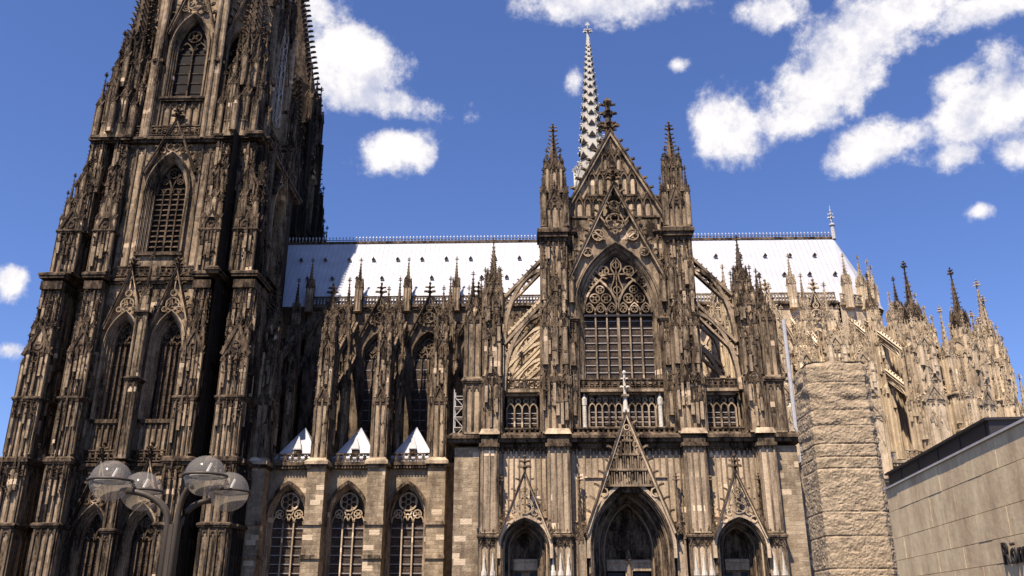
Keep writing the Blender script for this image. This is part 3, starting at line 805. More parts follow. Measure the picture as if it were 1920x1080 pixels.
def portal(x, zs, a, h, depth, orders, inner, gtop, ghalf, gz, main):
    """recessed doorway with stepped archivolts, tympanum and door"""
    b = M('f', 'o')
    jambs(b, x, 0, zs, inner, arch_off(a, h, inner - a)[1], -.2, depth, orders, a - inner, 'o', mo='fo')  # dark archivolts: shade of the recess put into the stone colour
    ai, hi = inner, arch_off(a, h, inner - a)[1]
    b.bar(lancet(x, 8, zs, a + .18, arch_off(a, h, .18)[1], 12), .36, -.5, FY, 'f')
    # figures under canopies set in the archivolts and on the jambs
    for i in range(orders):
        t = (i + .6) / orders; yy = -.2 + (depth + .2) * t - .1
        aa, hh = arch_off(a, h, -(a - inner) * t + .1)
        P = arch(x, zs, aa, hh, 14 if main else 9)
        for j, (px, pz) in enumerate(P[1:-1]):
            b.frus(px, yy, pz - .22, pz + .16, .15, .09, 6, m='o'); b.frus(px, yy, pz + .16, pz + .32, .08, .07, 6, m='s')
        for s in (-1, 1):
            for z0 in (3.0, 6.2):
                xx = x + s * (aa + .05)
                b.frus(xx, yy, z0, z0 + .25, .24, .3, 8, m='o'); b.frus(xx, yy, z0 + .25, z0 + 1.5, .22, .17, 8, m='s')
                b.frus(xx, yy, z0 + 1.5, z0 + 1.8, .11, .1, 8, m='s'); b.frus(xx, yy, z0 + 2.1, z0 + 2.5, .3, .28, 6, m='o'); b.frus(xx, yy, z0 + 2.5, z0 + 3.3, .2, .03, 6, m='o')
    # tympanum: its black stone carries the shade of the deep recess
    b.ext([(x - ai, 8.1), (x + ai, 8.1)] + arch(x, zs, ai, hi, 10)[::-1], depth, depth + .2, 'o', False)
    zt = 8.1
    while zt < zs + hi - 1.4:
        half = ai * .92 if zt < zs else ai * .92 * math.sqrt(max(.05, 1 - ((zt - zs) / hi) ** 1.6))
        b.box(x - half, x + half, depth - .12, depth, zt, zt + .14, 'o')
        n = int(half * 2 / .5)
        for i in range(n):
            xx = x - half + (i + .5) * 2 * half / n; hh = .95 + .15 * math.sin(i * 2.3)
            b.frus(xx, depth - .12, zt + .18, zt + .18 + hh * .75, .17, .12, 6, m='o'); b.frus(xx, depth - .12, zt + .18 + hh * .75, zt + .18 + hh, .09, .08, 6, m='o')
        zt += 1.5
    b.box(x - ai, x + ai, depth - .3, depth + .3, 6.9, 8.1, 'f'); b.box(x - ai - .05, x + ai + .05, depth - .42, depth, 7.75, 8.0, 'f')
    o = b.build('portal', CATH)
    d_ = M('b'); d_.box(x - ai, x + ai, depth + .3, depth + .45, 0, 6.9, 'v')
    d_.box(x - ai + .15, x - .45, depth + .15, depth + .32, .1, 6.7); d_.box(x + .45, x + ai - .15, depth + .15, depth + .32, .1, 6.7)
    d_.build('portal_door', o)
    if main:
        q = M('f', 'o'); q.box(x - .38, x + .38, depth - .45, depth + .3, 0, 6.9)
        q.frus(x, depth - .6, 5.2, 5.6, .3, .4, 8, m='o'); q.frus(x, depth - .6, 5.6, 7.3, .32, .24, 8, m='s'); q.frus(x, depth - .6, 7.3, 7.75, .15, .14, 8, m='s'); q.frus(x, depth - .6, 8.0, 8.5, .4, .35, 6, m='o'); q.frus(x, depth - .6, 8.5, 9.3, .3, .05, 6, m='o')
        q.build('door_pillar', o)
    g = M('f', 'o')
    raking(g, x, gz, ghalf, gtop, -.75, -.2, .42 if main else .28, 9 if main else 6, .62 if main else .5, 0)
    za = zs + h
    if main:   # rows of niches with figures
        for z0, n, hw in ((za - .5, 5, 2.7), (za + 1.25, 4, 2.05), (za + 2.95, 2, 1.3), (za + 4.5, 1, .6)):
            g.box(x - hw, x + hw, -.7, -.1, z0 - .12, z0 + .12, 's')
            for i in range(n + 1 if n > 1 else n):
                xx = x - hw * .8 + i * (hw * 1.6 / max(1, n)) if n > 1 else x
                g.frus(xx, -.45, z0 + .12, z0 + 1.15, .2, .15, 8, m='s'); g.frus(xx, -.45, z0 + 1.15, z0 + 1.42, .1, .09, 8, m='s'); g.frus(xx, -.45, z0 + 1.5, z0 + 1.9, .24, .05, 6, m='o')
                for s in (-1, 1): g.box(xx + s * .3 - .06, xx + s * .3 + .06, -.65, -.3, z0, z0 + 1.5, 's')
        for s in (-1, 1): g.circ(x + s * 2.9, za - 1.2, .5, .16, -.6, -.3, 10)
        g.ext([(x - 3.3, za - 1.2), (x + 3.3, za - 1.2), (x, gtop - .5)], -.15, .3, 'o', False)
        for s in (-1, 1):
            g.bar([(x + s * 2.6, za - .3), (x + s * .25, gtop - 1.3)], .16, -.6, -.15, 's')
    else:
        gable_fill(g, x, za + .1, ghalf * .62, gtop - .3, -.6, -.3, .13)
        for s in (-1, 1): g.bar([(x + s * ghalf * .5, za + .35), (x + s * .1, za + 2.3)], .13, -.6, -.35); g.circ(x + s * ghalf * .55, za - .25, .35, .11, -.6, -.35, 9)
    if main:
        for s in (-1, 1):
            for k in range(5): foils(g, x + s * (.35 + .55 * (4 - k)), za + .3 + k * 1.25, .3, 3, .09, -.68, -.5, 's')
        g.circ(x, za + 6.0, .3, .1, -.7, -.5, 10)
    go = g.build('portal_gable', CATH)
    f = M('p', 'p') if main else M('s', 'o')
    if main:
        f.box(x - .35, x + .35, -.85, -.15, gtop + .1, gtop + .5); f.frus(x, -.5, gtop + .5, gtop + 2.0, .3, .2, 8); f.box(x - .42, x + .42, -.9, -.1, gtop + 1.95, gtop + 2.2, 's')
        f.frus(x, -.5, gtop + 2.2, gtop + 4.9, .2, .14, 6)
        for zz, ww in ((gtop + 3.1, .42), (gtop + 4.1, .3)):
            for dx, dy in ((1, 0), (-1, 0), (0, 1), (0, -1)): crocket(f, (x + dx * .12, -.5 + dy * .12, zz), (dx, dy, 0), ww, 'p')
        f.frus(x, -.5, gtop + 4.5, gtop + 4.8, .14, .26, 6); f.frus(x, -.5, gtop + 4.8, gtop + 5.1, .26, .1, 6)
        tag(f.build('cross_finial', go), label='pale new stone cross finial')
    else:
        finial(f, x, -.5, gtop + .1, 1.9); f.build('cross_finial', go)
portal(PC[1][0], 9.0, 4.5, 7.2, 4.3, 6, 2.5, 23.8, 4.85, 10.6, True)
portal(-11.2, 9.0, 2.7, 3.3, 3.0, 5, 1.35, 17.2, 2.85, 10.0, False)
portal(12.25, 9.0, 2.7, 3.3, 3.0, 5, 1.35, 17.2, 2.85, 10.0, False)

# --- lower piers of the front
def low_pier(w, n, side=1):
    b = M('f', 'o')
    stage(b, 0, w, .3, 2.2, 0, 10.4, n, .17, .15, sides=True)
    stage(b, 0, w * .92, .35, 2.2, 10.7, 20.6, n, .17, .15, cap=False)
    b.box(-w * .6, w * .6, -.05, 2, 20.2, 20.6, 'o'); b.box(-w * .5, w * .5, .1, 2, 20.6, 21.2, 'o')
    for i in range(n):  # pale gablets, corbels and canopies on the face
        xx = (-.5 + (i + .5) / n) * w
        gablet(b, xx, .28, 9.4, w / n * .9, 1.3, .2, 'o', 2, True)
        b.frus(xx, .0, 3.4, 3.9, .14, .3, 8, m='o'); b.frus(xx, .0, 3.9, 5.7, .26, .18, 8, m='p'); b.frus(xx, .0, 5.7, 6.1, .14, .12, 8, m='p'); b.frus(xx, 0, 6.2, 6.7, .34, .3, 6, m='p'); b.frus(xx, 0, 6.7, 8.6, .22, .03, 6, m='p')
    vs0 = .35
    b.add([(-w * .62, -.2, 21.6), (w * .62, -.2, 21.6), (w * .62, 1.6, 21.6), (-w * .62, 1.6, 21.6), (-w * .5, .2, 22.3), (w * .5, .2, 22.3), (w * .5, 1.6, 22.3), (-w * .5, 1.6, 22.3)],
          [(0, 1, 5, 4), (1, 2, 6, 5), (3, 0, 4, 7), (4, 5, 6, 7)], 'f')
    return b.mesh('front_pier')
LP = {w: low_pier(w, n) for w, n in ((2.5, 3), (1.9, 2), (1.5, 2))}
for x, w in ((-15.2, 1.9), (-7.35, 2.5), (8.1, 2.5), (16.2, 1.9), (-17.2, 1.5)):
    if w == 1.5: continue
    link('front_pier', LP[w], CATH, (x, 0, 0))
# small buttress shafts with pinnacles beside the main gable
b = M('f', 'o')
spirelet(b, 0, 0, 0, .9, 10.2, 5.6, 7, 2)
SH = b.mesh('portal_pinnacle')
for x in (CX - 5.35, CX + 5.55, -14.0, -8.35, 9.45, 15.05): link('portal_pinnacle', SH, CATH, (x, .75, 0))

# --- middle storey: parapet, gallery, balustrade
b = M('s', 'o')
UY = 3.0
wall_arch(b, -5.9, 6.5, 21.6, 28.2, UY, [(CX, 22.7, 25.3, 4.0, 4.2)] if False else [])
b.build('gallery_wall', CATH)
def gallery(x0, x1, n, y, z0, z1, name, mm='s'):
    b = M(mm, 'o')
    p = (x1 - x0) / n
    for i in range(n + 1): b.box(x0 + p * i - .09, x0 + p * i + .09, y - .3, y, z0, z1 - 1.4, 's')
    for i in range(n):
        xc = x0 + p * (i + .5)
        pts = arch(xc, z1 - 1.5, p / 2 - .05, p * .62, 5)
        b.bar(pts, .14, y - .28, y); foils(b, xc, z1 - .62, p * .3, 3, .1, y - .22, y)
        for (xa, za), (xb, zb) in zip(pts, pts[1:]): b.add([(xa, y - .1, za), (xb, y - .1, zb), (xb, y - .1, z1), (xa, y - .1, z1)], [(0, 1, 2, 3)], 'o')
    b.box(x0 - .1, x1 + .1, y - .4, y + .3, z1, z1 + .3); b.box(x0 - .1, x1 + .1, y - .4, y + .3, z0 - .3, z0)
    for k in range(1, 4): b.box(x0, x1, y + .02, y + .08, z0 + k * (z1 - 1.4 - z0) / 4 - .03, z0 + k * (z1 - 1.4 - z0) / 4 + .03, 'y')
    o = b.build(name, CATH)
    g_ = M('g'); g_.box(x0, x1, y + .25, y + .3, z0, z1); g_.build('glass_pane', o)
    return o
gallery(CX - 3.9, CX + 3.9, 10, UY - .4, 22.9, 26.7, 'gallery_window')
b = M('s', 'o')
for s in (-1, 1):
    b.box(CX + s * 4.9 - .9, CX + s * 4.9 + .9, UY - .5, UY, 22.6, 27)
    panel(b, CX + s * 4.9 - .8, CX + s * 4.9 + .8, 22.8, 26.8, 2, UY - .5, .16, .2)
    b.frus(CX + s * 4.45, UY - .85, 22.7, 25.4, .26, .24, 10, m='p'); b.frus(CX + s * 4.45, UY - .85, 25.4, 26.2, .3, .34, 6, m='p'); b.frus(CX + s * 4.45, UY - .85, 26.2, 26.9, .25, .03, 6, m='p')
b.box(-5.7, 6.2, UY - 1.3, UY, 26.95, 27.3)
b.box(-5.9, 6.5, UY, UY + .3, 21.6, 49)     # backing wall, pierced below by the windows in front of it
b.build('gallery_pier', CATH)
b = M('s', 'o')
balustrade(b, -5.6, 6.1, UY - 1.2, 27.35, 1.2, .7)
balustrade(b, -5.6, 6.1, FY - .5, 21.65, .95, .6)
for x0, x1 in ((-13.6, -9.4), (9.8, 14.2)):
    balustrade(b, x0, x1, FY - .4, 21.65, .95, .6); balustrade(b, x0, x1, FY + .1, 27.3, 1.25, .6)
    b.box(x0, x1, FY, FY + .8, 26.95, 27.3)
b.build('balustrade', CATH)
gallery(-13.3, -9.7, 4, FY + .9, 22.8, 26.6, 'gallery_arcade'); gallery(10.1, 13.6, 4, FY + .9, 22.8, 26.6, 'gallery_arcade')
b = M('k'); b.box(-13.6, -9.4, FY + 2.2, FY + 2.6, 21.6, 27); b.box(9.8, 14.2, FY + 2.2, FY + 2.6, 21.6, 27)
b.box(-13.6, -9.4, 2.7, 14, 26.7, 26.95, 's'); b.box(9.8, 14.2, 2.7, 14, 26.7, 26.95, 's')
b.build('gallery_back_wall', CATH)

# --- the great window with its gable
b = M('s', 'o')
WA, WH, WS = 4.15, 7.6, 37.2
jambs(b, CX, 28.6, WS, WA, WH, UY - 1.5, UY - .2, 6, 1.15, 's', mo='o')
a2, h2 = arch_off(WA, WH, 1.25)
pts = arch(CX, WS, a2, h2, 14)
for (xa, za), (xb, zb) in zip(pts, pts[1:]): b.add([(xa, UY - 1.35, za), (xb, UY - 1.35, zb), (xb, UY - 1.35, 49.2), (xa, UY - 1.35, 49.2)], [(0, 1, 2, 3)], 's')
for s in (-1, 1): panel(b, CX + s * 5.2 - .35, CX + s * 5.2 + .35, 29, 47, 1, UY - 1.0, .18, .2)
ya, yb = UY - .65, UY - .22
p = WA * 2 / 6
for i in range(1, 6):
    xx = CX - WA + p * i; w = .3 if i == 3 else .17
    b.box(xx - w / 2, xx + w / 2, ya, yb, 28.6, 37.0)
b.box(CX - WA, CX + WA, ya - .1, yb, 36.5, 36.75, 'b')
for i in range(6):
    xc = CX - WA + p * (i + .5)
    b.bar(arch(xc, 37.0, p / 2, p * .95, 6), .14, ya, yb)
    foils(b, xc, 37.5, p * .3, 3, .09, ya + .06, yb)
for s in (-1, 1):
    xc = CX + s * WA / 2
    b.bar(arch(xc, 37.0, WA / 2, 4.3, 10), .24, ya - .08, yb)
    for q in (-1, 1): foils(b, xc + q * p * .5, 38.9, p * .43, 4, .11, ya, yb)
    foils(b, xc, 40.05, p * .36, 4, .11, ya, yb)
    # lobes that fill the shoulders
    foils(b, CX + s * 3.15, 41.0, .62, 4, .13, ya, yb); foils(b, CX + s * 1.55, 42.55, .62, 4, .13, ya, yb)
    b.bar([(CX + s * 2.2, 41.25), (CX + s * 1.7, 41.7), (CX + s * 1.15, 41.5)], .16, ya, yb); b.bar([(CX + s * 1.7, 41.7), (CX + s * 2.6, 42.6)], .16, ya, yb)
    b.bar([(CX + s * 2.3, 41.3), (CX + s * 3.2, 42.1)], .18, ya, yb)
    # almond in the middle
    b.bar([(CX, 38.6), (CX + s * .62, 39.7), (CX + s * .72, 40.3), (CX + s * .35, 41.2), (CX + s * .22, 42.1)], .15, ya - .04, yb)
    b.bar([(CX + s * .22, 42.1), (CX + s * .62, 42.8), (CX + s * .6, 43.5), (CX, 44.4)], .15, ya - .04, yb)
    b.bar([(CX, 42.1), (CX + s * 2.0, 42.1)], .14, ya, yb)
b.circ(CX, 40.0, .45, .1, ya, yb, 10); b.circ(CX, 43.3, .4, .1, ya, yb, 10); b.box(CX - .06, CX + .06, ya, yb, 38.7, 44.4)
for k in range(1, 9): b.box(CX - WA, CX + WA, yb + .0, yb + .06, 28.6 + k * .93 - .03, 28.6 + k * .93 + .03, 'y')
o = b.build('great_window', CATH)
glass(o, CX, 28.6, WS, WA, WH, UY - .1)
g = M('s', 'o')
raking(g, CX, 41.2, 5.9, 54.0, UY - 2.0, UY - 1.5, .42, 9, .7, 2.6)
foils(g, CX, 48.7, 1.15, 3, .17, UY - 1.9, UY - 1.6); foils(g, CX, 51.0, .62, 3, .14, UY - 1.9, UY - 1.6)
for s in (-1, 1):
    foils(g, CX + s * 2.15, 46.9, .72, 3, .14, UY - 1.9, UY - 1.6); foils(g, CX + s * 3.5, 44.6, .55, 3, .13, UY - 1.9, UY - 1.6)
    g.bar([(CX + s * 1.9, 49.6), (CX, 47.0)], .2, UY - 1.9, UY - 1.6); g.bar([(CX + s * 2.9, 47.6), (CX + s * 1.2, 46.2)], .2, UY - 1.9, UY - 1.6)
    g.bar([(CX + s * .9, 51.6), (CX, 50.2)], .16, UY - 1.9, UY - 1.6)
g.build('window_gable', CATH)

# --- crowning gable
b = M('s', 'o')
b.ext([(CX - 6.9, 49.2), (CX + 6.9, 49.2), (CX, 62.2)], UY - .6, UY + 1.0, 's')
for z0, z1, hw, n in ((49.4, 52.8, 4.9, 9), (53.0, 56.4, 3.1, 6), (56.6, 59.3, 1.3, 3)):
    for i in range(n):
        xx = CX - hw + (2 * hw / n) * (i + .5); q = hw / n
        if abs(xx - CX) > hw * .92: continue
        b.bar(lancet(xx, z0, z1 - 1.1, q * .8, q * 1.6, 4), .16, UY - .95, UY - .6, 'o')
        b.box(xx - q * .55, xx + q * .55, UY - .66, UY - .5, z0, z1 - 1.1, 'f')
        gablet(b, xx, UY - .8, z1 - .5, q * 1.7, 1.1, .15, 'o', 1, False)
    b.box(CX - hw - .2, CX + hw + .2, UY - 1.0, UY - .6, z0 - .25, z0, 'o')
b.box(CX - .12, CX + .12, UY - .9, UY - .6, 55, 61.2, 'o')
for z in (57.0, 58.2, 59.4): foils(b, CX, z, .45, 4, .13, UY - .9, UY - .6, 'o')
raking(b, CX, 49.2, 6.9, 62.2, UY - 1.1, UY + 1.1, .5, 9, .85, 0)
for s in (-1, 1): spirelet(b, CX + s * 6.6, UY + .1, 49, .7, 2.2, 2.4, 4, 1)
o = b.build('transept_gable', CATH)
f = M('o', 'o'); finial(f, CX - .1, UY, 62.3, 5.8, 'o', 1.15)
for z in (63.0, 64.1, 66.9):
    for dx, dy in ((1, 0), (-1, 0), (0, 1), (0, -1)): crocket(f, (CX - .1 + dx * .3, UY + dy * .3, z), (dx, dy, 0), .75)
f.build('cross_finial', o)
b = M('s', 'o')
b.box(-5.6, 6.2, UY - 1.2, UY - .6, 47.3, 47.8, 'o'); b.box(-5.6, 6.2, UY - 1.2, UY - .7, 49.6, 49.85, 'o')
for x0, x1 in ((-5.6, -2.6), (3.2, 6.2)):
    panel(b, x0, x1, 47.8, 49.6, 5, UY - .75, .14, .25); b.box(x0, x1, UY - .75, UY - .62, 47.8, 49.6, 'f')
b.build('gable_parapet', CATH)

# --- upper piers
def inner_pier():
    b = M('s', 'o')
    stage(b, 0, 3.3, .7, 4, 21.8, 28.6, 4, .22, .22, cap=False)
    for i in range(3): gablet(b, -1.1 + i * 1.1, .65, 27.6, 1.1, 1.6, .2, 'o', 2)
    stage(b, 0, 3.1, .9, 4, 28.6, 37.2, 4, .22, .25, cap=False)
    for s in (-1, 0, 1): spirelet(b, s * 1.15, .75, 30, .62, 4.8, 3.2, 5, 1)
    for i in range(2): gablet(b, -.75 + i * 1.5, .85, 36.2, 1.5, 2.0, .2, 'o', 3)
    stage(b, 0, 2.9, 1.1, 4, 37.2, 46.4, 4, .22, .25, cap=False)
    for s in (-1, 1): spirelet(b, s * 1.25, .95, 38.2, .55, 4.2, 3.0, 5, 0); spirelet(b, s * .45, 1.0, 33.5, .5, 4.5, 3, 5, 0)
    b.box(-1.6, 1.6, .8, 4, 46.0, 46.5, 'o'); course(b, -1.6, 1.6, .7, 4, 47.5, 1.0, .42)
    # secondary shaft towards the window
    return b
b = inner_pier()
for z0, z1, y, w in ((25, 28, .5, 3.1), (31.5, 36.5, .7, 2.9), (39, 46, .9, 2.7)): clutter(b, -w / 2, w / 2, y, z0, z1, 46, .28, 3, 6)
IP = b.mesh('front_buttress')
def sec():
    b = M('s', 'o')
    stage(b, 0, 1.0, 1.5, 4, 21.8, 36, 1, .2, .2); stage(b, 0, .9, 1.7, 4, 36, 47.6, 1, .2, .2)
    for z in (24, 30, 38): spirelet(b, 0, 1.3, z, .5, 3, 2.6, 4, 0)
    return b.mesh('front_shaft')
SEC = sec()
def turret():
    b = M('s', 'o')
    b.box(-1.55, 1.55, -1.4, 1.6, 47.6, 51.6)
    for rot in (0, 90, -90): b.at(0, 0, 0, rot); panel(b, -1.5, 1.5, 47.7, 51.4, 3, -1.45, .2, .2); gablet(b, 0, -1.5, 51, 1.7, 2.6, .2, 'o', 3)
    b.T = None
    for sx in (-1, 1):
        for sy in (-1, 1): spirelet(b, sx * 1.4, sy * 1.35, 48, .66, 4.8, 2.8, 5, 1)
    b.frus(0, 0, 51.6, 56.8, 1.2, 1.12, 8)
    for k in range(8):
        b.at(1.1 * math.sin(R(k * 45)), -1.1 * math.cos(R(k * 45)), 0, k * 45); panel(b, -.42, .42, 51.8, 56.6, 1, 0, .16, .16); gablet(b, 0, -.1, 56.3, .95, 1.7, .15, 'o', 2)
    b.T = None
    for k in range(4):
        a = R(k * 90 + 45); spirelet(b, 1.25 * math.cos(a), 1.25 * math.sin(a), 53, .42, 3.6, 2.2, 4, 0)
    b.frus(0, 0, 56.8, 62.4, .82, .12, 8, m='o')
    for i in range(9):
        t = (i + .5) / 9.4
        for j in range(4):
            a = j * math.pi / 2; r = .82 * (1 - t) + .12 * t; crocket(b, (r * math.cos(a), r * math.sin(a), 56.8 + 5.6 * t), (math.cos(a), math.sin(a), .2), .4)
    finial(b, 0, 0, 62.3, 1.6)
    return b.mesh('turret')
TU = turret()
for s, x in ((-1, -7.5), (1, 8.05)):
    link('front_buttress', IP, CATH, (x, 0, 0)); link('turret', TU, CATH, (x + (.1 if s > 0 else .25), 2.4, 0))
    link('front_shaft', SEC, CATH, (x - s * 2.15, 0, 0))
def outer_pier():
    b = M('s', 'o')
    stage(b, 0, 2.0, .5, 3.6, 21.8, 28.4, 2, .22, .22, cap=False); gablet(b, 0, .5, 27.8, 1.8, 2.2, .25, 'o', 3)
    stage(b, 0, 1.9, .7, 3.6, 28.4, 34.4, 2, .22, .24, cap=False)
    for s in (-1, 1): spirelet(b, s * .8, .6, 28.6, .5, 4.6, 2.8, 4, 0)
    stage(b, 0, 1.8, .9, 3.4, 34.4, 38.4, 2, .2, .22, cap=False); gablet(b, 0, .9, 37.4, 1.7, 2.2, .2, 'o', 3)
    spirelet(b, 0, 2.1, 38.2, 1.35, 2.6, 4.8, 8, 2)
    for sx in (-1, 1):
        for sy in (-1, 1): spirelet(b, sx * .95, 2.1 + sy * .95, 36, .5, 3.2, 2.6, 5, 1)
    clutter(b, -.9, .9, .5, 29, 38, 40, .28, 4, 6); clutter(b, -.9, .9, .3, 24, 28, 16, .26, 5, 3)
    return b.mesh('corner_buttress')
OP = outer_pier()
def side_block():
    b = M('s', 'o')
    stage(b, 0, 1.9, .8, 5, 21.8, 28.2, 2, .22, .22); stage(b, 0, 1.8, 1.0, 5, 28.4, 36.2, 2, .22, .25, cap=False)
    for i in (-1, 1): gablet(b, i * .45, 1.0, 35.4, .95, 1.7, .2, 'o', 2)
    spirelet(b, -.3, 2.4, 36, 1.0, 2.0, 3.6, 6, 2); spirelet(b, .6, 4.2, 36, .8, 2.2, 3.4, 6, 1); spirelet(b, -.7, 1.3, 34.5, .5, 2.6, 2.4, 4, 0)
    return b.mesh('corner_buttress')
SB = side_block()
link('corner_buttress', OP, CATH, (-15.0, 0, 0)); link('corner_buttress', OP, CATH, (15.55, 0, 0))
link('corner_buttress', SB, CATH, (-17.25, 0, 0)); link('corner_buttress', SB, CATH, (17.9, 0, 0))

# --- flying buttresses
def flyer(b, x0, z0, x1, z1, depth, y0, y1, hook=.42, drop=1.25):
    """sloping strut with pierced tracery over a quarter arch, from the wall (x0,z0) to the outer pier (x1,z1)"""
    b.bar([(x0, z0), (x1, z1)], .34, y0 - .12, y1 + .12)
    b.bar([(x0, z0 - drop), (x1, z1 - drop)], .26, y0, y1)
    L = math.hypot(x1 - x0, z1 - z0); n = max(3, int(L / (drop * .95)))
    for i in range(n):
        t = (i + .5) / n; cx = x0 + (x1 - x0) * t; cz = z0 + (z1 - z0) * t - drop / 2
        b.circ(cx, cz, drop * .34, .12, y0 + .08, y1 - .08, 9)
        t2 = (i + 1) / n; b.box(x0 + (x1 - x0) * t2 - .07, x0 + (x1 - x0) * t2 + .07, y0 + .08, y1 - .08, z0 + (z1 - z0) * t2 - drop, z0 + (z1 - z0) * t2)
    for i in range(int(L / .75)):
        t = (i + .5) / int(L / .75); crocket(b, (x0 + (x1 - x0) * t, (y0 + y1) / 2, z0 + (z1 - z0) * t + .12), ((x1 - x0) / abs(x1 - x0), 0, .5), hook)
    zt = z0 - drop - .25; zb = z1 - drop - depth; A = []; N = 10
    for i in range(N + 1):
        a = math.pi / 2 * i / N
        A.append((x1 + (x0 - x1) * (1 - math.cos(a)), zb + (zt - zb) * math.sin(a)))
    b.bar(A, .42, y0 - .05, y1 + .05, 's' if b.m == 's' else None)
    for (xa, za), (xb, zb2) in zip(A, A[1:]):
        f = lambda x: z0 - drop + (z1 - z0) * (x - x0) / (x1 - x0)
        if f(xa) > za + .1: b.ext([(xa, za), (xb, zb2), (xb, max(zb2, f(xb))), (xa, f(xa))], y0 + .1, y1 - .1, None)
for y, nm in ((1.3, 's'), (9.3, 'c'), (17.0, 'c')):
    for s in (-1, 1):
        x0 = CX + s * 8.9; x1 = CX + s * 13.9
        for (za, zb, dp) in ((44.2, 38.8, 4.4), (38.4, 32.8, 4.2)) if y < 5 else ((41.8, 36.4, 3.6), (37.2, 32.0, 3.2), (32.6, 28.0, 2.6)):
            b = M(nm, 'o' if y < 5 else 'd'); flyer(b, x0, za, x1, zb, dp, y, y + .8, drop=1.55)
            b.build('flying_buttress', CATH)
# piers of the bays behind
def back_pier():
    b = M('c', 'd')
    stage(b, 0, 1.5, 0, 2.4, 21, 30, 2, .2, .2); stage(b, 0, 1.4, .2, 2.2, 30, 38, 2, .2, .22, cap=False)
    gablet(b, 0, .2, 37.4, 1.4, 2, .2, None, 3)
    spirelet(b, 0, 1.2, 38, 1.1, 2.8, 4.2, 7, 2)
    return b.mesh('back_buttress')
BP = back_pier()
for y in (8.4, 16.2):
    for s in (-1, 1): link('back_buttress', BP, CATH, (CX + s * 14.9, y, 0))
    for s in (-1, 1): link('back_buttress', BP, CATH, (CX + s * 8.2, y, 6.5))

# ================================================================== NAVE, CHOIR, ROOF
GW = [-46.2, -38.3, -30.5, -22.7]          # bay lines west of the transept
GE = [22.9, 30.6]                          # and east of it
AC = (38.2, 40.0)                          # centre of the rounded east end
PHI = [-80, -60, -41, -21, -3]             # its buttresses, as bearings round that centre
EZ = 48.6
# high roof
b = M('w')
ang = [-90, -60, -30, 0, 30, 60, 90]
ev = [(AC[0] + 8.4 + 0 + 0 if False else AC[0] + 1.2 + 8.3 * math.cos(R(a)), 40 + 8.3 * math.sin(R(a))) for a in ang]
vs = [(-58, 31.7, EZ), (-58, 48.3, EZ), (-58, 40, 63.1), (41.6, 40, 63.1)] + [(x, y, EZ) for x, y in ev]
n = len(ev)
b.add(vs, [(0, 4, 3, 2), (2, 3, 4 + n - 1, 1), (0, 2, 1)] + [(4 + i, 5 + i, 3) for i in range(n - 1)])
sl_ = Vector((0, 8.3, 63.1 - EZ)).normalized()
for i in range(123):                       # standing seams of the lead
    x = -57.4 + i * .8
    b.add([(x, 31.66, EZ), (x + .09, 31.66, EZ), (x + .09, 39.95, 63.14), (x, 39.95, 63.14)], [(0, 1, 2, 3)], 'ws')
RF = b.build('roof', CATH)
b = M('z', 'z')
b.box(-58, 41.6, 39.8, 40.2, 63.05, 63.45, 'o')
for i in range(168):
    x = -57.3 + i * .588
    b.frus(x, 40, 63.45, 64.0, .06, .05, 4); b.frus(x, 40, 63.95, 64.15, .05, .17, 4, m='w'); b.frus(x, 40, 64.15, 64.45, .17, .02, 4, m='w')
    b.box(x, x + .588, 39.97, 40.03, 63.72, 63.84, 'b')
b.build('ridge_crest', RF)
b = M('z', 'l')
b.frus(41.7, 40, 63, 65.6, .42, .3, 8); b.frus(41.7, 40, 65.6, 65.9, .5, .45, 8); b.frus(41.7, 40, 65.9, 69.4, .14, .05, 6); finial(b, 41.7, 40, 66.6, 2.0, 'z', .5)
b.build('ridge_finial', RF)
dm = M('w'); dm.ext([(-.24, 0), (.24, 0), (.24, .22), (0, .56), (-.24, .22)], -.05, .9, 'w'); dm.ext([(-.17, .03), (.17, .03), (.17, .2), (0, .42), (-.17, .2)], -.09, -.05, 'v', False); dm.bar([(-.3, .16), (0, .6), (.3, .16)], .08, -.18, .9, 'o')
DM = dm.mesh('roof_dormer')
for r, z in enumerate((59.0, 54.6)):
    for i in range(24):
        x = -57.66 + i * 4.12 + r * 2.06 + (0 if r == 0 else 0)
        if abs(x - CX) < 6 or x > 41 + (r and 3): continue
        link('roof_dormer', DM, RF, (x, 40 - 8.3 * (63.1 - z) / 14.5 - .45, z - .3))
# flat lead over the aisles and the dark upper walls
b = M('s', 'o')
yw = 32.2
def clerestory(b, x0, x1):
    xc = (x0 + x1) / 2; a = (x1 - x0) / 2 - 1.25
    wall_arch(b, x0, x1, 21, EZ, yw, [(xc, 24, 40.2, a, a * 1.6)])
    jambs(b, xc, 24, 40.2, a - .5, arch_off(a, a * 1.6, -.5)[1], yw - .3, yw + .6, 3, .5)
    tracery(b, xc, 24, 40.0, a - .5, arch_off(a, a * 1.6, -.5)[1], 4, yw + .5, .18, .3, None, 1.6)
    b.box(x0, x1, yw - .5, yw + .2, EZ - .2, EZ + .25, 'o'); b.box(x0, x1, yw - .3, yw + .2, EZ - .6, EZ - .2, 'o')
    balustrade(b, x0 + .4, x1 - .4, yw - .45, EZ + .25, 1.45, .5, style='lancet')
    return xc, a
def clere(x0, x1, mat, orn):
    b = M(mat, orn); xc, a = clerestory(b, x0, x1); o = b.build('clerestory_wall', CATH)
    glass(o, xc, 24, 40.2, a - .2, arch_off(a, a * 1.6, -.2)[1], yw + .85)
    g = M(mat, orn); raking(g, xc, 42.4, a + .9, 50.2, yw - .75, yw - .35, .28, 6, .5, 2.3); gable_fill(g, xc, 45.4, a * .7, 50, yw - .65, yw - .45, .13); g.build('window_gable', CATH)
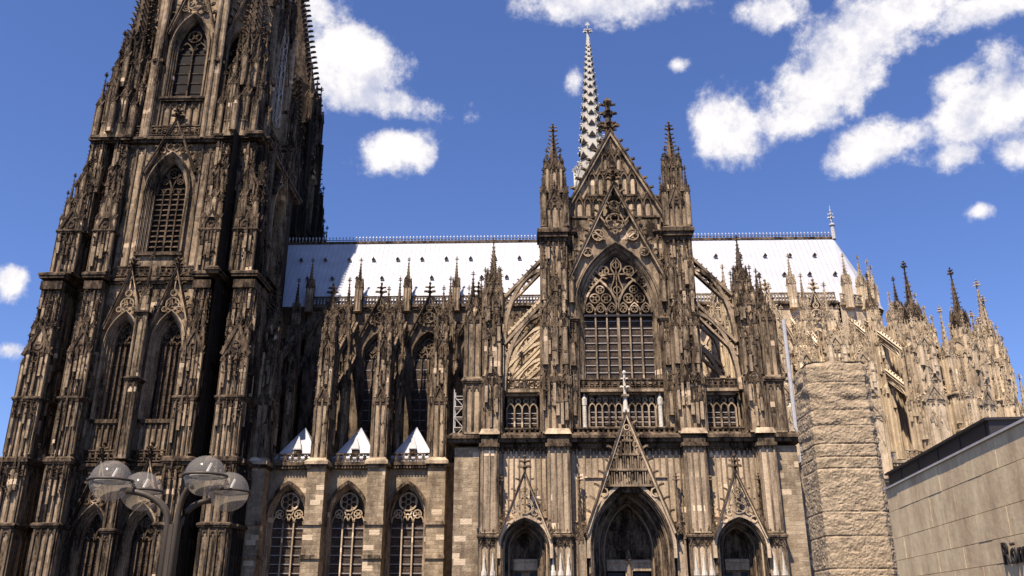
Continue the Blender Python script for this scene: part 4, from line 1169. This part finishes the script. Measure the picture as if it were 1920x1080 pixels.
for x0, x1 in zip(GW + [], GW[1:] + [-14.9]): clere(x0, x1, 'so', 'o')
for x0, x1 in ((-14.9, -7.0), (7.6, 15.1)):
    b = M('so', 'o'); b.box(x0, x1, yw, yw + .6, 21, EZ); panel(b, x0 + .3, x1 - .3, 24, 47.6, 6, yw, .2, .25); b.box(x0, x1, yw - .5, yw + .2, EZ - .2, EZ + .25, 'o'); balustrade(b, x0 + .2, x1 - .2, yw - .45, EZ + .25, 1.45, .5, style='lancet')
    b.build('clerestory_wall', CATH)
clere(15.1, GE[0], 'c', 'd'); clere(GE[0], GE[1], 'c', 'd'); clere(GE[1], 38.0, 'c', 'd')
b = M('b'); b.box(-47, -19.2, 17.6, 32.1, 20.9, 21.4); b.box(19.9, 40, 17.6, 32.1, 20.9, 21.4); b.frus(AC[0], AC[1], 20.9, 21.4, 23.5, 23.5, 24); b.build('aisle_roof', CATH)
b = M('k'); b.box(-46.8, 38.2, 33.6, 46, 0, 48.2); b.build('nave_core', CATH)
b = M('k'); b.frus(AC[0], AC[1], 0, 48.2, 6.9, 6.9, 12); b.build('choir_core', CATH)
# clerestory pinnacles at the bay lines
for x in GW: pinnacle(CATH, x + .3, yw - .5, EZ - 1, 1.0, 4.2, 4.0, 's', 'o', 2)
for x in GE: pinnacle(CATH, x + .3, yw - .5, EZ - 1, 1.0, 4.2, 4.0, 'c', 'd', 2)

# aisle wall with its three big windows (and the same beyond the transept)
AY = 16.9
def aisle_bay(x0, x1, wall, m, o_):
    xc = (x0 + x1) / 2 - .15; a = 2.55
    b = M(wall, o_)
    wall_arch(b, x0, x1, 0, 20.4, AY, [(xc, 4.0, 14.2, a, 4.3)])
    for z in (13.0, 8.9): b.box(x0, xc - a - .1, AY - .3, AY, z, z + .45, m); b.box(xc + a + .1, x1, AY - .3, AY, z, z + .45, m)
    b.box(x0, x1, AY - .45, AY + .5, 20.4, 20.85, o_); b.box(x0, x1, AY - .7, AY + .5, 20.85, 21.2, o_)
    for i in range(19): xx = x0 + .3 + i * .4; b.ext([(xx, 20.45), (xx + .28, 20.45), (xx + .14, 20.8)], AY - .62, AY - .45, o_, False)
    o = b.build('aisle_wall', CATH)
    w = M('f', o_)
    jambs(w, xc, 4, 14.2, a - .45, arch_off(a, 4.3, -.45)[1], AY - .05, AY + 1.5, 3, .45, 's')
    a1, h1 = arch_off(a, 4.3, .18); w.bar(arch(xc, 14.2, a1, h1, 10), .4, AY - .42, AY, o_)
    ai, hi = a - .45, arch_off(a, 4.3, -.45)[1]
    y = AY + 1.0
    for s in (-1, 1): w.box(xc + s * ai / 3 - .09, xc + s * ai / 3 + .09, y, y + .3, 4, 13.6)
    for i in range(3): w.bar(arch(xc + (i - 1) * ai * 2 / 3, 13.6, ai / 3, ai * .55, 5), .15, y, y + .3)
    foils(w, xc, 16.3, 1.15, 6, .18, y - .05, y + .3)
    for s in (-1, 1): foils(w, xc + s * 1.25, 14.75, .52, 4, .13, y, y + .3); w.bar([(xc, 13.9), (xc + s * .55, 15.1)], .16, y, y + .3)
    for k in range(1, 9): w.box(xc - ai, xc + ai, y + .32, y + .38, 4 + k * 1.12 - .03, 4 + k * 1.12 + .03, 'y')
    wo_ = w.build('aisle_window', CATH); glass(wo_, xc, 4, 14.2, ai, hi, y + .5)
    p = M(o_, o_); balustrade(p, x0 + 1.2, x1 - 1.2, AY - .5, 21.2, 1.25, .95); p.build('aisle_balustrade', CATH)
    r = M('w'); yc = AY + 4.6; xr = xc + .25
    r.add([(xr - 3.0, yc - 3.6, 22.0), (xr + 3.0, yc - 3.6, 22.0), (xr + 3.0, yc + 3.6, 22.0), (xr - 3.0, yc + 3.6, 22.0), (xr, yc, 27.0)], [(0, 1, 4), (1, 2, 4), (2, 3, 4), (3, 0, 4)])
    r.box(xr - 3.0, xr + 3.0, yc - 3.6, yc + 3.6, 21.4, 22.0)
    for q in range(5):
        xx = xr - 2.4 + q * 1.2; r.tube([(xx, yc - 3.6, 22.02), (xr + (xx - xr) * .04, yc - .15, 26.82)], .035, 4, 'ws')
    r.box(xr - 3.05, xr + 3.05, yc - 3.66, yc - 3.55, 21.9, 22.08, 'ws')
    ro = r.build('pyramid_roof', CATH)
    d_ = M('w'); d_.ext([(xr - .4, 22.3), (xr + .4, 22.3), (xr + .4, 23.3), (xr - .4, 23.3)], yc - 3.5, yc - 1.6, 'o'); d_.sq(xr, yc - 2.8, 23.3, 25.2, .55, .03, 'z'); d_.box(xr - .5, xr + .5, yc - 3.6, yc - 2.3, 23.25, 23.4, 'z')
    d_.build('roof_dormer', ro)
for x0, x1 in zip(GW, GW[1:]): aisle_bay(x0, x1, 'a', 's', 'o')
b = M('a', 'o'); b.box(GW[-1], -19.3, AY, AY + 1, 0, 21.2); b.build('aisle_wall', CATH)
for x0, x1 in ((GE[0], GE[1]), (GE[1], 38.3)): aisle_bay(x0, x1, 'a', 'c', 'd')

# outer buttress: plain foot, panelled pier, gablet, pinnacles
def outer_buttress(m, o_, rich):
    b = M(m, o_)
    b.box(-1.15, 1.15, 0, 4.2, 0, 20.6, 'a')
    for z in (8.9, 13.0): b.box(-1.25, 1.25, -.22, 4.2, z, z + .45)
    b.box(-1.3, 1.3, -.3, 4.4, 20.2, 20.6, o_)
    b.add([(-1.5, -.5, 20.6), (1.5, -.5, 20.6), (1.5, 4, 20.6), (-1.5, 4, 20.6), (-1.5, -.5, 21.0), (1.5, -.5, 21.0), (1.5, 4, 21.0), (-1.5, 4, 21.0), (-.9, .3, 21.6), (.9, .3, 21.6), (.9, 4, 21.6), (-.9, 4, 21.6)],
          [(0, 1, 5, 4), (1, 2, 6, 5), (3, 0, 4, 7), (4, 5, 9, 8), (5, 6, 10, 9), (7, 4, 8, 11), (8, 9, 10, 11), (3, 2, 1, 0)], 'f')
    w = 3.0 if rich else 1.75
    stage(b, 0, w, .4, 4.4, 21.4, 29.4, 2, .2, .2, cap=False); gablet(b, 0, .4, 28.6, w * .95, 2.4, .25, o_, 3); b.box(-w * .55, w * .55, .2, 4.4, 28.9, 29.4, o_)
    stage(b, 0, w * .92, .7, 4.2, 29.4, 36.6, 2, .2, .22, cap=False)
    for s in (-1, 1):
        spirelet(b, s * w * .42, .7, 29.6, .5, 4.4, 3, 5, 1 if rich else 0); spirelet(b, s * w * .45, 3.0, 32, .5, 5.0, 3, 5, 0)
        if rich: spirelet(b, s * w * .3, .5, 33.5, .55, 3, 3, 5, 1); gablet(b, s * .5, .55, 25, 1.1, 2.0, .2, o_, 3)
    gablet(b, 0, .7, 35.4, w * .9, 2.4, .25, o_, 4)
    if rich: gablet(b, 0, .6, 31.6, w * .7, 2.2, .25, o_, 3)
    stage(b, 0, w * .72, 1.0, 3.8, 36.6, 38.6, 1, .18, .18, cap=False)
    for s in (-1, 1): spirelet(b, s * w * .36, 1.0, 36.4, .5, 2.6, 2.4, 4, 0)
    spirelet(b, 0, 3.2, 36.6, .8, 3.4, 2.6, 5, 1)
    clutter(b, -w * .42, w * .42, .5, 25, 36, 34 if rich else 30, .3, 6, 5)
    for sx, rot in ((1, 90), (-1, -90)):
        b.at(sx * w * .48, 2.4, 0, rot); clutter(b, -1.6, 1.6, -.1, 26, 36, 30, .3, 7, 5)
    b.T = None
    return b.mesh('nave_buttress' if not rich else 'choir_buttress')
def inner_buttress(m, o_, nm):
    b = M(m, o_)
    stage(b, 0, 1.5, 0, 2.4, 21, 33, 2, .2, .2, cap=False); gablet(b, 0, 0, 32, 1.4, 2.2, .2, o_, 3)
    stage(b, 0, 1.35, .2, 2.2, 33, 42.6, 2, .2, .22, cap=False)
    for s in (-1, 1): spirelet(b, s * .62, .2, 35, .45, 4.4, 2.6, 5, 0); spirelet(b, s * .5, .3, 41, .4, 2.4, 2.0, 4, 0)
    gablet(b, 0, .2, 41.6, 1.3, 2.0, .2, o_, 3)
    clutter(b, -.6, .6, 0, 33, 42, 24, .26, 8, 4)
    return b.mesh(nm)
OB = outer_buttress('s', 'o', False); OC = outer_buttress('c', 'd', True)
IB = inner_buttress('so', 'o', 'inner_buttress'); IC = inner_buttress('c', 'd', 'inner_buttress')  # nave inner piers darker: shade of the gaps painted into the stone
def nave_flyer(m, o_):
    b = M(m, o_); b.at(0, 0, 0, 90)
    flyer(b, 0, 46.0, -5.2, 41.4, 3.6, -.3, .3); flyer(b, 0, 40.4, -5.2, 36.0, 3.4, -.3, .3)
    flyer(b, -7.2, 41.6, -13.2, 36.6, 3.8, -.3, .3); flyer(b, -7.2, 36.0, -13.2, 31.2, 3.8, -.3, .3)
    b.T = None
    return b.mesh('flying_buttress')
FW = nave_flyer('so', 'o'); FE = nave_flyer('c', 'd')  # nave flyers take the same shade-darkened stone
def bay(x, y, rz, ob, ib, fm, m, o_, dtop=0, pw=1.2):
    """everything on one bay line; (x, y) is the foot of the clerestory wall, rz its bearing"""
    c, s = math.cos(R(rz)), math.sin(R(rz))
    at = lambda lx, ly: (x - ly * s * 1 + lx * c, y + ly * c + lx * s, 0)
    o = link('nave_buttress' if ob is OB else 'choir_buttress', ob, CATH, at(0, -18.1), rz)
    pinnacle(o, 0, 2.2, 38.2, pw, 2.4, 4.2 + dtop, m, o_, 2)
    o = link('inner_buttress', ib, CATH, at(0, -7.6), rz)
    pinnacle(o, 0, 1.2, 42.4, 1.0, 3.2, 4.4, m, o_, 2)
    link('flying_buttress', fm, CATH, at(0, 0), rz)
for x in GW: bay(x, yw, 0, OB, IB, FW, 's', 'o')
slim = M('s', 'o')
stage(slim, 0, .8, 0, 1.2, 21, 34, 1, .16, .16, cap=False); gablet(slim, 0, 0, 33.2, .8, 1.5, .18, 'o', 2); spirelet(slim, 0, .5, 34, .7, 2.6, 3.6, 6, 1); clutter(slim, -.4, .4, 0, 26, 34, 14, .24, 9, 2)
SLIM = slim.mesh('slim_buttress')
for x in GW:
    for dx, dy in ((-1.55, 4.2), (1.5, 5.6)): link('slim_buttress', SLIM, CATH, (x + dx, AY + dy - 1.5, 0))
for x in GE: bay(x, yw, 0, OC, IC, FE, 'c', 'd')
for ph in PHI:
    bay(AC[0] + 7.8 * math.cos(R(ph)), AC[1] + 7.8 * math.sin(R(ph)), ph + 90, OC, IC, FE, 'c', 'o' if ph < -55 else 'd', 2.6, 1.5)
    pinnacle(CATH, AC[0] + 8.3 * math.cos(R(ph)), AC[1] + 8.3 * math.sin(R(ph)), EZ - 1, 1.0, 4.2, 4.0, 'c', 'd', 2, rz=ph + 90)
for x in (26.8, 34.4):
    o = link('choir_buttress', OC, CATH, (x, 15.2, -2), 0); pinnacle(o, 0, 2.2, 38.2, 1.0, 1.2, 3.2, 'c', 'd', 2)
for ph in (-70, -50, -31, -12):  # extra piers between the bay lines, added to block sky gaps
    c_, s_ = math.cos(R(ph)), math.sin(R(ph))
    o = link('inner_buttress', IC, CATH, (AC[0] + 16.4 * c_, AC[1] + 16.4 * s_, 0), ph + 90); pinnacle(o, 0, 1.2, 42.4, 1.0, 1.2, 3.4, 'c', 'd', 2)
# walls of the rounded end
b = M('c', 'd')
for i, a in enumerate(range(-75, 91, 30)):
    for rr, z0, z1, n in ((7.9, 21, EZ, 4), (22.6, 0, 21.2, 3)):
        ap_ = rr; sd = rr * math.tan(R(15))
        b.at(AC[0] + ap_ * math.cos(R(a)), AC[1] + ap_ * math.sin(R(a)), 0, a + 90)
        wall_arch(b, -sd, sd, z0, z1, 0, [(0, z0 + 4, z1 - 8, sd * .6, sd * .95)])
        jambs(b, 0, z0 + 4, z1 - 8, sd * .48, sd * .8, -.2, .6, 2, sd * .12)
        tracery(b, 0, z0 + 4, z1 - 8.2, sd * .48, sd * .8, 2, .5, .16, .3, None, 1.5)
        b.box(-sd * .6, sd * .6, .85, .95, z0 + 4, z1 - 5, 'g')
        b.box(-sd, sd, -.4, .4, z1 - .5, z1, 'd'); balustrade(b, -sd, sd, -.4, z1, 1.4, .7)
b.T = None
b.build('choir_wall', CATH)
# chapel pinnacles crowding the east end
for i, ph in enumerate((-70, -50, -31, -12)):
    for rr, z, hs, hp in ((24.2, 30, 5.5, 5.6), (26.2, 25, 4.4, 4.6)):
        x, y = AC[0] + rr * math.cos(R(ph)), AC[1] + rr * math.sin(R(ph))
        bb = M('c', 'd'); bb.at(x, y, 0, ph + 90)
        stage(bb, 0, 1.7, -1, 1.4, 0, z, 2, .2, .22); spirelet(bb, 0, 0, z, 1.2, hs, hp, 7, 2)
        for s in (-1, 1): spirelet(bb, s * .8, -.8, z - 4, .55, 4, 2.8, 5, 1); gablet(bb, s * .4, -1.05, z - 6, .9, 1.8, .2, 'd', 2)
        bb.T = None; bb.build('choir_buttress', CATH)

# crossing spire
b = M('l', 'v')
fx, fy = .75, 40
b.frus(fx, fy, 60, 74.5, 3.5, 3.1, 8)
for k in range(8):
    a = R(k * 45 + 22.5)
    b.T = None; spirelet(b, fx + 3.2 * math.cos(a), fy + 3.2 * math.sin(a), 66, .8, 5.5, 4.6, 5, 1, mo='l')
    b.at(fx + 3.0 * math.sin(R(k * 45)), fy - 3.0 * math.cos(R(k * 45)), 0, k * 45)
    gablet(b, 0, -.2, 73, 2.2, 3.4, .25, 'l', 3); b.ext(lancet(0, 66, 71, .7, 1.4, 5)[::-1], -.1, .05, 'v')
b.T = None
b.frus(fx, fy, 74.5, 105.0, 2.65, .36, 8)
z = 77.0
while z < 103:
    t = (z - 74.5) / 30.5; r = 2.65 * (1 - t) + .36 * t; h = max(.3, 1.55 * (1 - t) + .2)
    zc_ = z
    for k in range(8):
        z = zc_ + (.5 * (2.45 * (1 - t) + .75) if k % 2 else 0); r = 2.65 * (1 - (z - 74.5) / 30.5) + .36 * (z - 74.5) / 30.5
        b.at(fx + r * .93 * math.sin(R(k * 45)), fy - r * .93 * math.cos(R(k * 45)), 0, k * 45)
        w = r * .56
        b.ext([(-w / 2, z), (w / 2, z), (w * .42, z + h * .3), (0, z + h * .75), (-w * .42, z + h * .3)], -.16 * h - .05, .1, 'v', False)
        b.bar([(-w * .6, z + h * .12), (0, z + h * .95), (w * .6, z + h * .12)], .07 + .05 * h, -.12 * h - .05, .1, 'l')
    b.T = None; z = zc_
    for k in range(8):
        a = R(k * 45 + 22.5); crocket(b, (fx + r * math.cos(a), fy + r * math.sin(a), z + h * .5), (math.cos(a), math.sin(a), .2), h * .42, 'l')
    z += 2.45 * (1 - t) + .75
b.box(fx - .3, fx + .3, fy - .3, fy + .3, 104.8, 105.1)
o = b.build('crossing_spire', CATH)
f = M('z', 'z'); f.frus(fx, fy, 105, 107.3, .34, .2, 8); finial(f, fx, fy, 106.2, 1.6, 'z', .8); f.frus(fx, fy, 107.2, 109, .1, .06, 6)
for i in range(6): f.box(fx - .45 + .04 * i, fx + .45 - .04 * i, fy - .05, fy + .05, 108.1 + i * .1, 108.2 + i * .1, 'z')
f.build('spire_finial', o)
# rainwater pipes
b = M('z'); b.tube([(19.95, 1.1, 35.5), (19.95, 1.1, 22.4), (20.3, .9, 21.6), (20.3, .9, 19.0)], .24, 8); b.box(19.9, 20.7, .6, 1.3, 18.4, 19.3); b.build('rain_pipe', CATH)
b = M('b'); b.tube([(-16.35, 1.2, 20.5), (-16.35, 1.2, 0)], .1, 8); b.box(-16.6, -16.1, 1, 1.5, 11, 11.3); b.build('rain_pipe', CATH)

# ================================================================== SCAFFOLDS
def scaffold(name, x, y, z0, z1, w, d, bay_h, label, tilt=True):
    b = M('y'); r = .06
    for dx in (0, w):
        for dy in (0, d): b.tube([(x + dx, y + dy, z0), (x + dx, y + dy, z1)], r, 6)
    z = z0; i = 0
    while z <= z1 + .01:
        b.tube([(x, y, z), (x + w, y, z)], r * .8, 6); b.tube([(x, y + d, z), (x + w, y + d, z)], r * .8, 6); b.tube([(x, y, z), (x, y + d, z)], r * .8, 6); b.tube([(x + w, y, z), (x + w, y + d, z)], r * .8, 6)
        if z + bay_h <= z1 + .01:
            p, q = ((x, x + w), (x + w, x))[i % 2]
            b.tube([(p, y, z), (q, y, z + bay_h)], r * .7, 6); b.tube([(x + w, y + (0, d)[i % 2], z), (x + w, y + (d, 0)[i % 2], z + bay_h)], r * .7, 6)
            if tilt: b.box(x, x + w, y, y + d, z - .04, z + .02)
        z += bay_h; i += 1
    o = tag(b.build(name), label, 'scaffold')
    return o
scaffold('scaffold_tower', -19.55, 2.4, 21.65, 27.5, 1.1, 1.6, 1.25, 'small pale tube scaffold on the ledge at the west corner of the transept')
scaffold('scaffold_tower', TX + 10.6, TY - 1, 76, 93.5, .5, 2.0, 2.2, 'tall lattice scaffold clinging to the shaded east side of the tower top', False)

# ================================================================== MUSEUM
mdir = Vector((math.sin(R(5.3)), math.cos(R(5.3)), 0)); mnor = Vector((-mdir.y, mdir.x, 0))    # along the wall, and out of it towards the plaza
MO = Vector((1.15, -78.0, 0))
MAT['m'] = stone('museum_slabs', (0.90, 0.66, 0.40), (0.42, 0.295, 0.175), 0.44, scale=1.2, streak=0.25, bump=0.08, contrast=0.22)
MAT['x'] = stone('rough_block_stone', (0.48, 0.365, 0.235), (0.13, 0.095, 0.06), 0.40, scale=1.7, streak=3.6, bump=0.6, contrast=0.2)
MUS = tag(empty('museum', MO, -5.3), 'low museum block of pale stone slabs with a dark flat roof edge and raised lettering', 'museum')
# local frame of the museum: x to the inside, y along the wall away from the camera, the wall face at x = 0
b = M('m'); rows = [0, .68, 1.48, 2.28, 2.98, 3.55, 4.24, 5.12, 5.86]
b.box(.04, 22, -30, 8.95, 0, 5.80)
for i, (z0, z1) in enumerate(zip(rows, rows[1:])):
    y = -30 + (i % 2) * .9
    while y < 8.9:
        y1 = min(y + 2.05, 8.97); ox = random.uniform(-.006, .006)
        b.box(0 + ox, .06, y + .008, y1 - .008, z0 + .008, z1 - .008); y = y1
    y = .0
    while y < 21.9:
        y1 = min(y + 2.05, 22); b.box(y + .008, y1 - .008, 8.9, 8.98 + random.uniform(-.006, .006), z0 + .008, z1 - .008); y = y1
b.build('slab_wall', MUS)
b = M('z'); b.box(-.06, 22, -30, 9.04, 5.86, 5.92); b.build('coping', MUS)
b = M('b'); b.box(.12, 20, -.02, 8.9, 5.92, 6.36)
for i in range(5): b.box(.10, .12, .2 + i * 1.8, .22 + i * 1.8, 5.92, 6.34)
b.box(.02, 20.1, -.10, 9.0, 6.36, 6.42); b.build('roof_edge', MUS)
cu = bpy.data.curves.new('lettering', 'FONT'); cu.body = 'Römisch-Germanisches Museum'; cu.size = .74; cu.extrude = .02; cu.space_character = 1.02
to = bpy.data.objects.new('tmp_text', cu); C.objects.link(to)
bpy.context.view_layer.update()
me = bpy.data.meshes.new_from_object(to.evaluated_get(bpy.context.evaluated_depsgraph_get()))
bpy.data.objects.remove(to)
me.materials.clear(); me.materials.append(MAT['b'])
for p_ in me.polygons: p_.material_index = 0
# letters: local x of the text runs towards the camera (-y), its normal points out of the wall (-x)
tm = Matrix(((0, 0, -1, -.045), (-1, 0, 0, .22), (0, 1, 0, 2.93), (0, 0, 0, 1)))
me.transform(tm)
link('lettering', me, MUS)

# ================================================================== ROUGH STONE PILLAR
from mathutils import noise
cx, cy, hw = 4.17, -58.5, 1.46
joints = [0, 1.2, 2.1, 3.1, 3.75, 4.45, 5.15, 6.15, 7.25, 8.05, 8.6, 9.15, 10.0, 10.75, 12.0, 13.05]
per = []
ch = .32
def edge(p, q, n): return [(p[0] + (q[0] - p[0]) * i / n, p[1] + (q[1] - p[1]) * i / n) for i in range(n)]
cs = [(-hw + ch, -hw), (hw - ch, -hw), (hw, -hw + ch), (hw, hw - ch), (hw - ch, hw), (-hw + ch, hw), (-hw, hw - ch), (-hw, -hw + ch)]
for i in range(8): per += edge(cs[i], cs[(i + 1) % 8], 44 if i % 2 == 0 else 8)
zs = [i * .065 for i in range(int(13.05 / .065) + 1)] + [13.05]
vs = []; NP = len(per)
for z in zs:
    dj = min(abs(z - j) for j in joints[1:-1]); up = max(0, (z - 6.5) / 6.5)
    k = max(i for i, j in enumerate(joints) if z >= j - 1e-6)
    for px, py in per:
        L = math.hypot(px, py); v = Vector((px, py, z))
        d_ = .03 * noise.noise(v * .7) + .018 * noise.noise(v * 2.9 + Vector((5, 0, 0))) + .03 * noise.noise(v * 11)
        d_ += .13 * up * noise.noise(Vector((px * 1.1, py * .9, z * 2.6)) + Vector((9, 9, 0))) + .012 * math.sin(k * 12.9)
        if dj < .03: d_ -= (.035 if z < 9.3 else .02) * max(0.0, 1.0 + 1.0 * noise.noise(Vector((px * 1.5, py * 1.5, k * 7.1))))
        if up > .3: d_ -= .03 * up * max(0, math.sin(z * 9.5 + noise.noise(Vector((px, py, 3))) * 3)) 
        if z > 12.7: d_ -= (z - 12.7) * .35
        vs.append((px * (1 + d_ / L), py * (1 + d_ / L), z))
fs = []
for i in range(len(zs) - 1):
    for j in range(NP): fs.append((i * NP + j, i * NP + (j + 1) % NP, (i + 1) * NP + (j + 1) % NP, (i + 1) * NP + j))
b = M('x'); b.add(vs, fs); b.add([(p[0] * .95, p[1] * .95, 13.03) for p in per], [tuple(range(NP))])
tag(b.build('stone_pillar', None, (cx, cy, 0)), 'tall rough-hewn tan stone pillar with horizontal joints beside the museum', 'pillar')

# ================================================================== STREET LAMP
def lampglass(name, col, t):
    m = bpy.data.materials.new(name); m.use_nodes = True; N = m.node_tree.nodes; L = m.node_tree.links
    bs = N['Principled BSDF']; bs.inputs['Base Color'].default_value = (*col, 1); bs.inputs['Roughness'].default_value = .12; bs.inputs['Specular IOR Level'].default_value = .6
    tr = N.new('ShaderNodeBsdfTransparent'); tr.inputs[0].default_value = (.96, .95, .93, 1)
    mx_ = N.new('ShaderNodeMixShader'); mx_.inputs[0].default_value = t
    L.new(bs.outputs[0], mx_.inputs[1]); L.new(tr.outputs[0], mx_.inputs[2]); L.new(mx_.outputs[0], N['Material Output'].inputs[0])
    return m
MAT['G1'] = lampglass('clear_globe', (.42, .38, .33), .78); MAT['G2'] = lampglass('frosted_bowl', (.62, .53, .41), .68)
MAT['lm'] = plain('lamp_bronze', (.075, .058, .042), .5, .2, .2, 4)
MAT['wl'] = plain('lamp_insert', (.75, .73, .68), .3)
LX, LY = -14.86, -88.0
LAMP = tag(empty('street_lamp', (LX, LY, 0)), 'street lamp with four clear glass globes on a cluster of curved tubes', 'street lamp')
GL = [(-15.70, -88.2, 3.45), (-15.46, -87.75, 3.37), (-14.43, -88.2, 3.51), (-14.24, -87.75, 3.36)]
rg = .268
for i, (x, y, z) in enumerate(GL):
    lx, ly = x - LX, y - LY
    d = Vector((lx, ly, 0)); u = d.normalized()
    tb = M('lm'); o0 = u * .07
    pts = [(o0.x, o0.y, 0), (o0.x, o0.y, z - .55)]
    for k in range(1, 8):
        a = math.pi / 2 * k / 7; rr = max(.12, d.length - rg - .02)
        pts.append((o0.x + u.x * rr * (1 - math.cos(a)), o0.y + u.y * rr * (1 - math.cos(a)), z - .55 + .42 * math.sin(a)))
    tb.tube(pts, .04, 10); tb.build('curved_tube', LAMP, smooth=True)
    def ball(m, t0, t1, name, par):
        b = M(m); n = 28; k = 12; vs = []; fs = []
        for p in range(k + 1):
            t = t0 + (t1 - t0) * p / k
            vs += [(rg * math.cos(t) * math.cos(2 * math.pi * q / n), rg * math.cos(t) * math.sin(2 * math.pi * q / n), rg * math.sin(t)) for q in range(n)]
        for p in range(k): fs += [(p * n + q, p * n + (q + 1) % n, (p + 1) * n + (q + 1) % n, (p + 1) * n + q) for q in range(n)]
        b.add(vs, fs); return b.build(name, par, smooth=True)
    g_ = ball('G1', 0.0, math.pi / 2 - .001, 'globe', LAMP); g_.location = (lx, ly, z)
    ball('G2', -math.pi / 2 + .001, 0.0, 'bowl', g_)
    r_ = M('lm'); r_.tube([((rg + .012) * math.cos(2 * math.pi * q / 32), (rg + .012) * math.sin(2 * math.pi * q / 32), 0) for q in range(33)], .02, 6); r_.build('globe_ring', g_, smooth=True)
    h_ = M('wl'); h_.frus(0, 0, -.05, .03, .09, .07, 12); h_.tube([(0, 0, .0), (.03, 0, .08), (.07, 0, .17)], .016, 6); h_.frus(0, 0, -.012, .0, .2, .2, 20); h_.build('lamp_holder', g_)
b = M('lm'); b.frus(0, 0, 0, .5, .2, .16, 12); b.frus(0, 0, 0, 2.9, .06, .06, 8); b.build('post_base', LAMP)
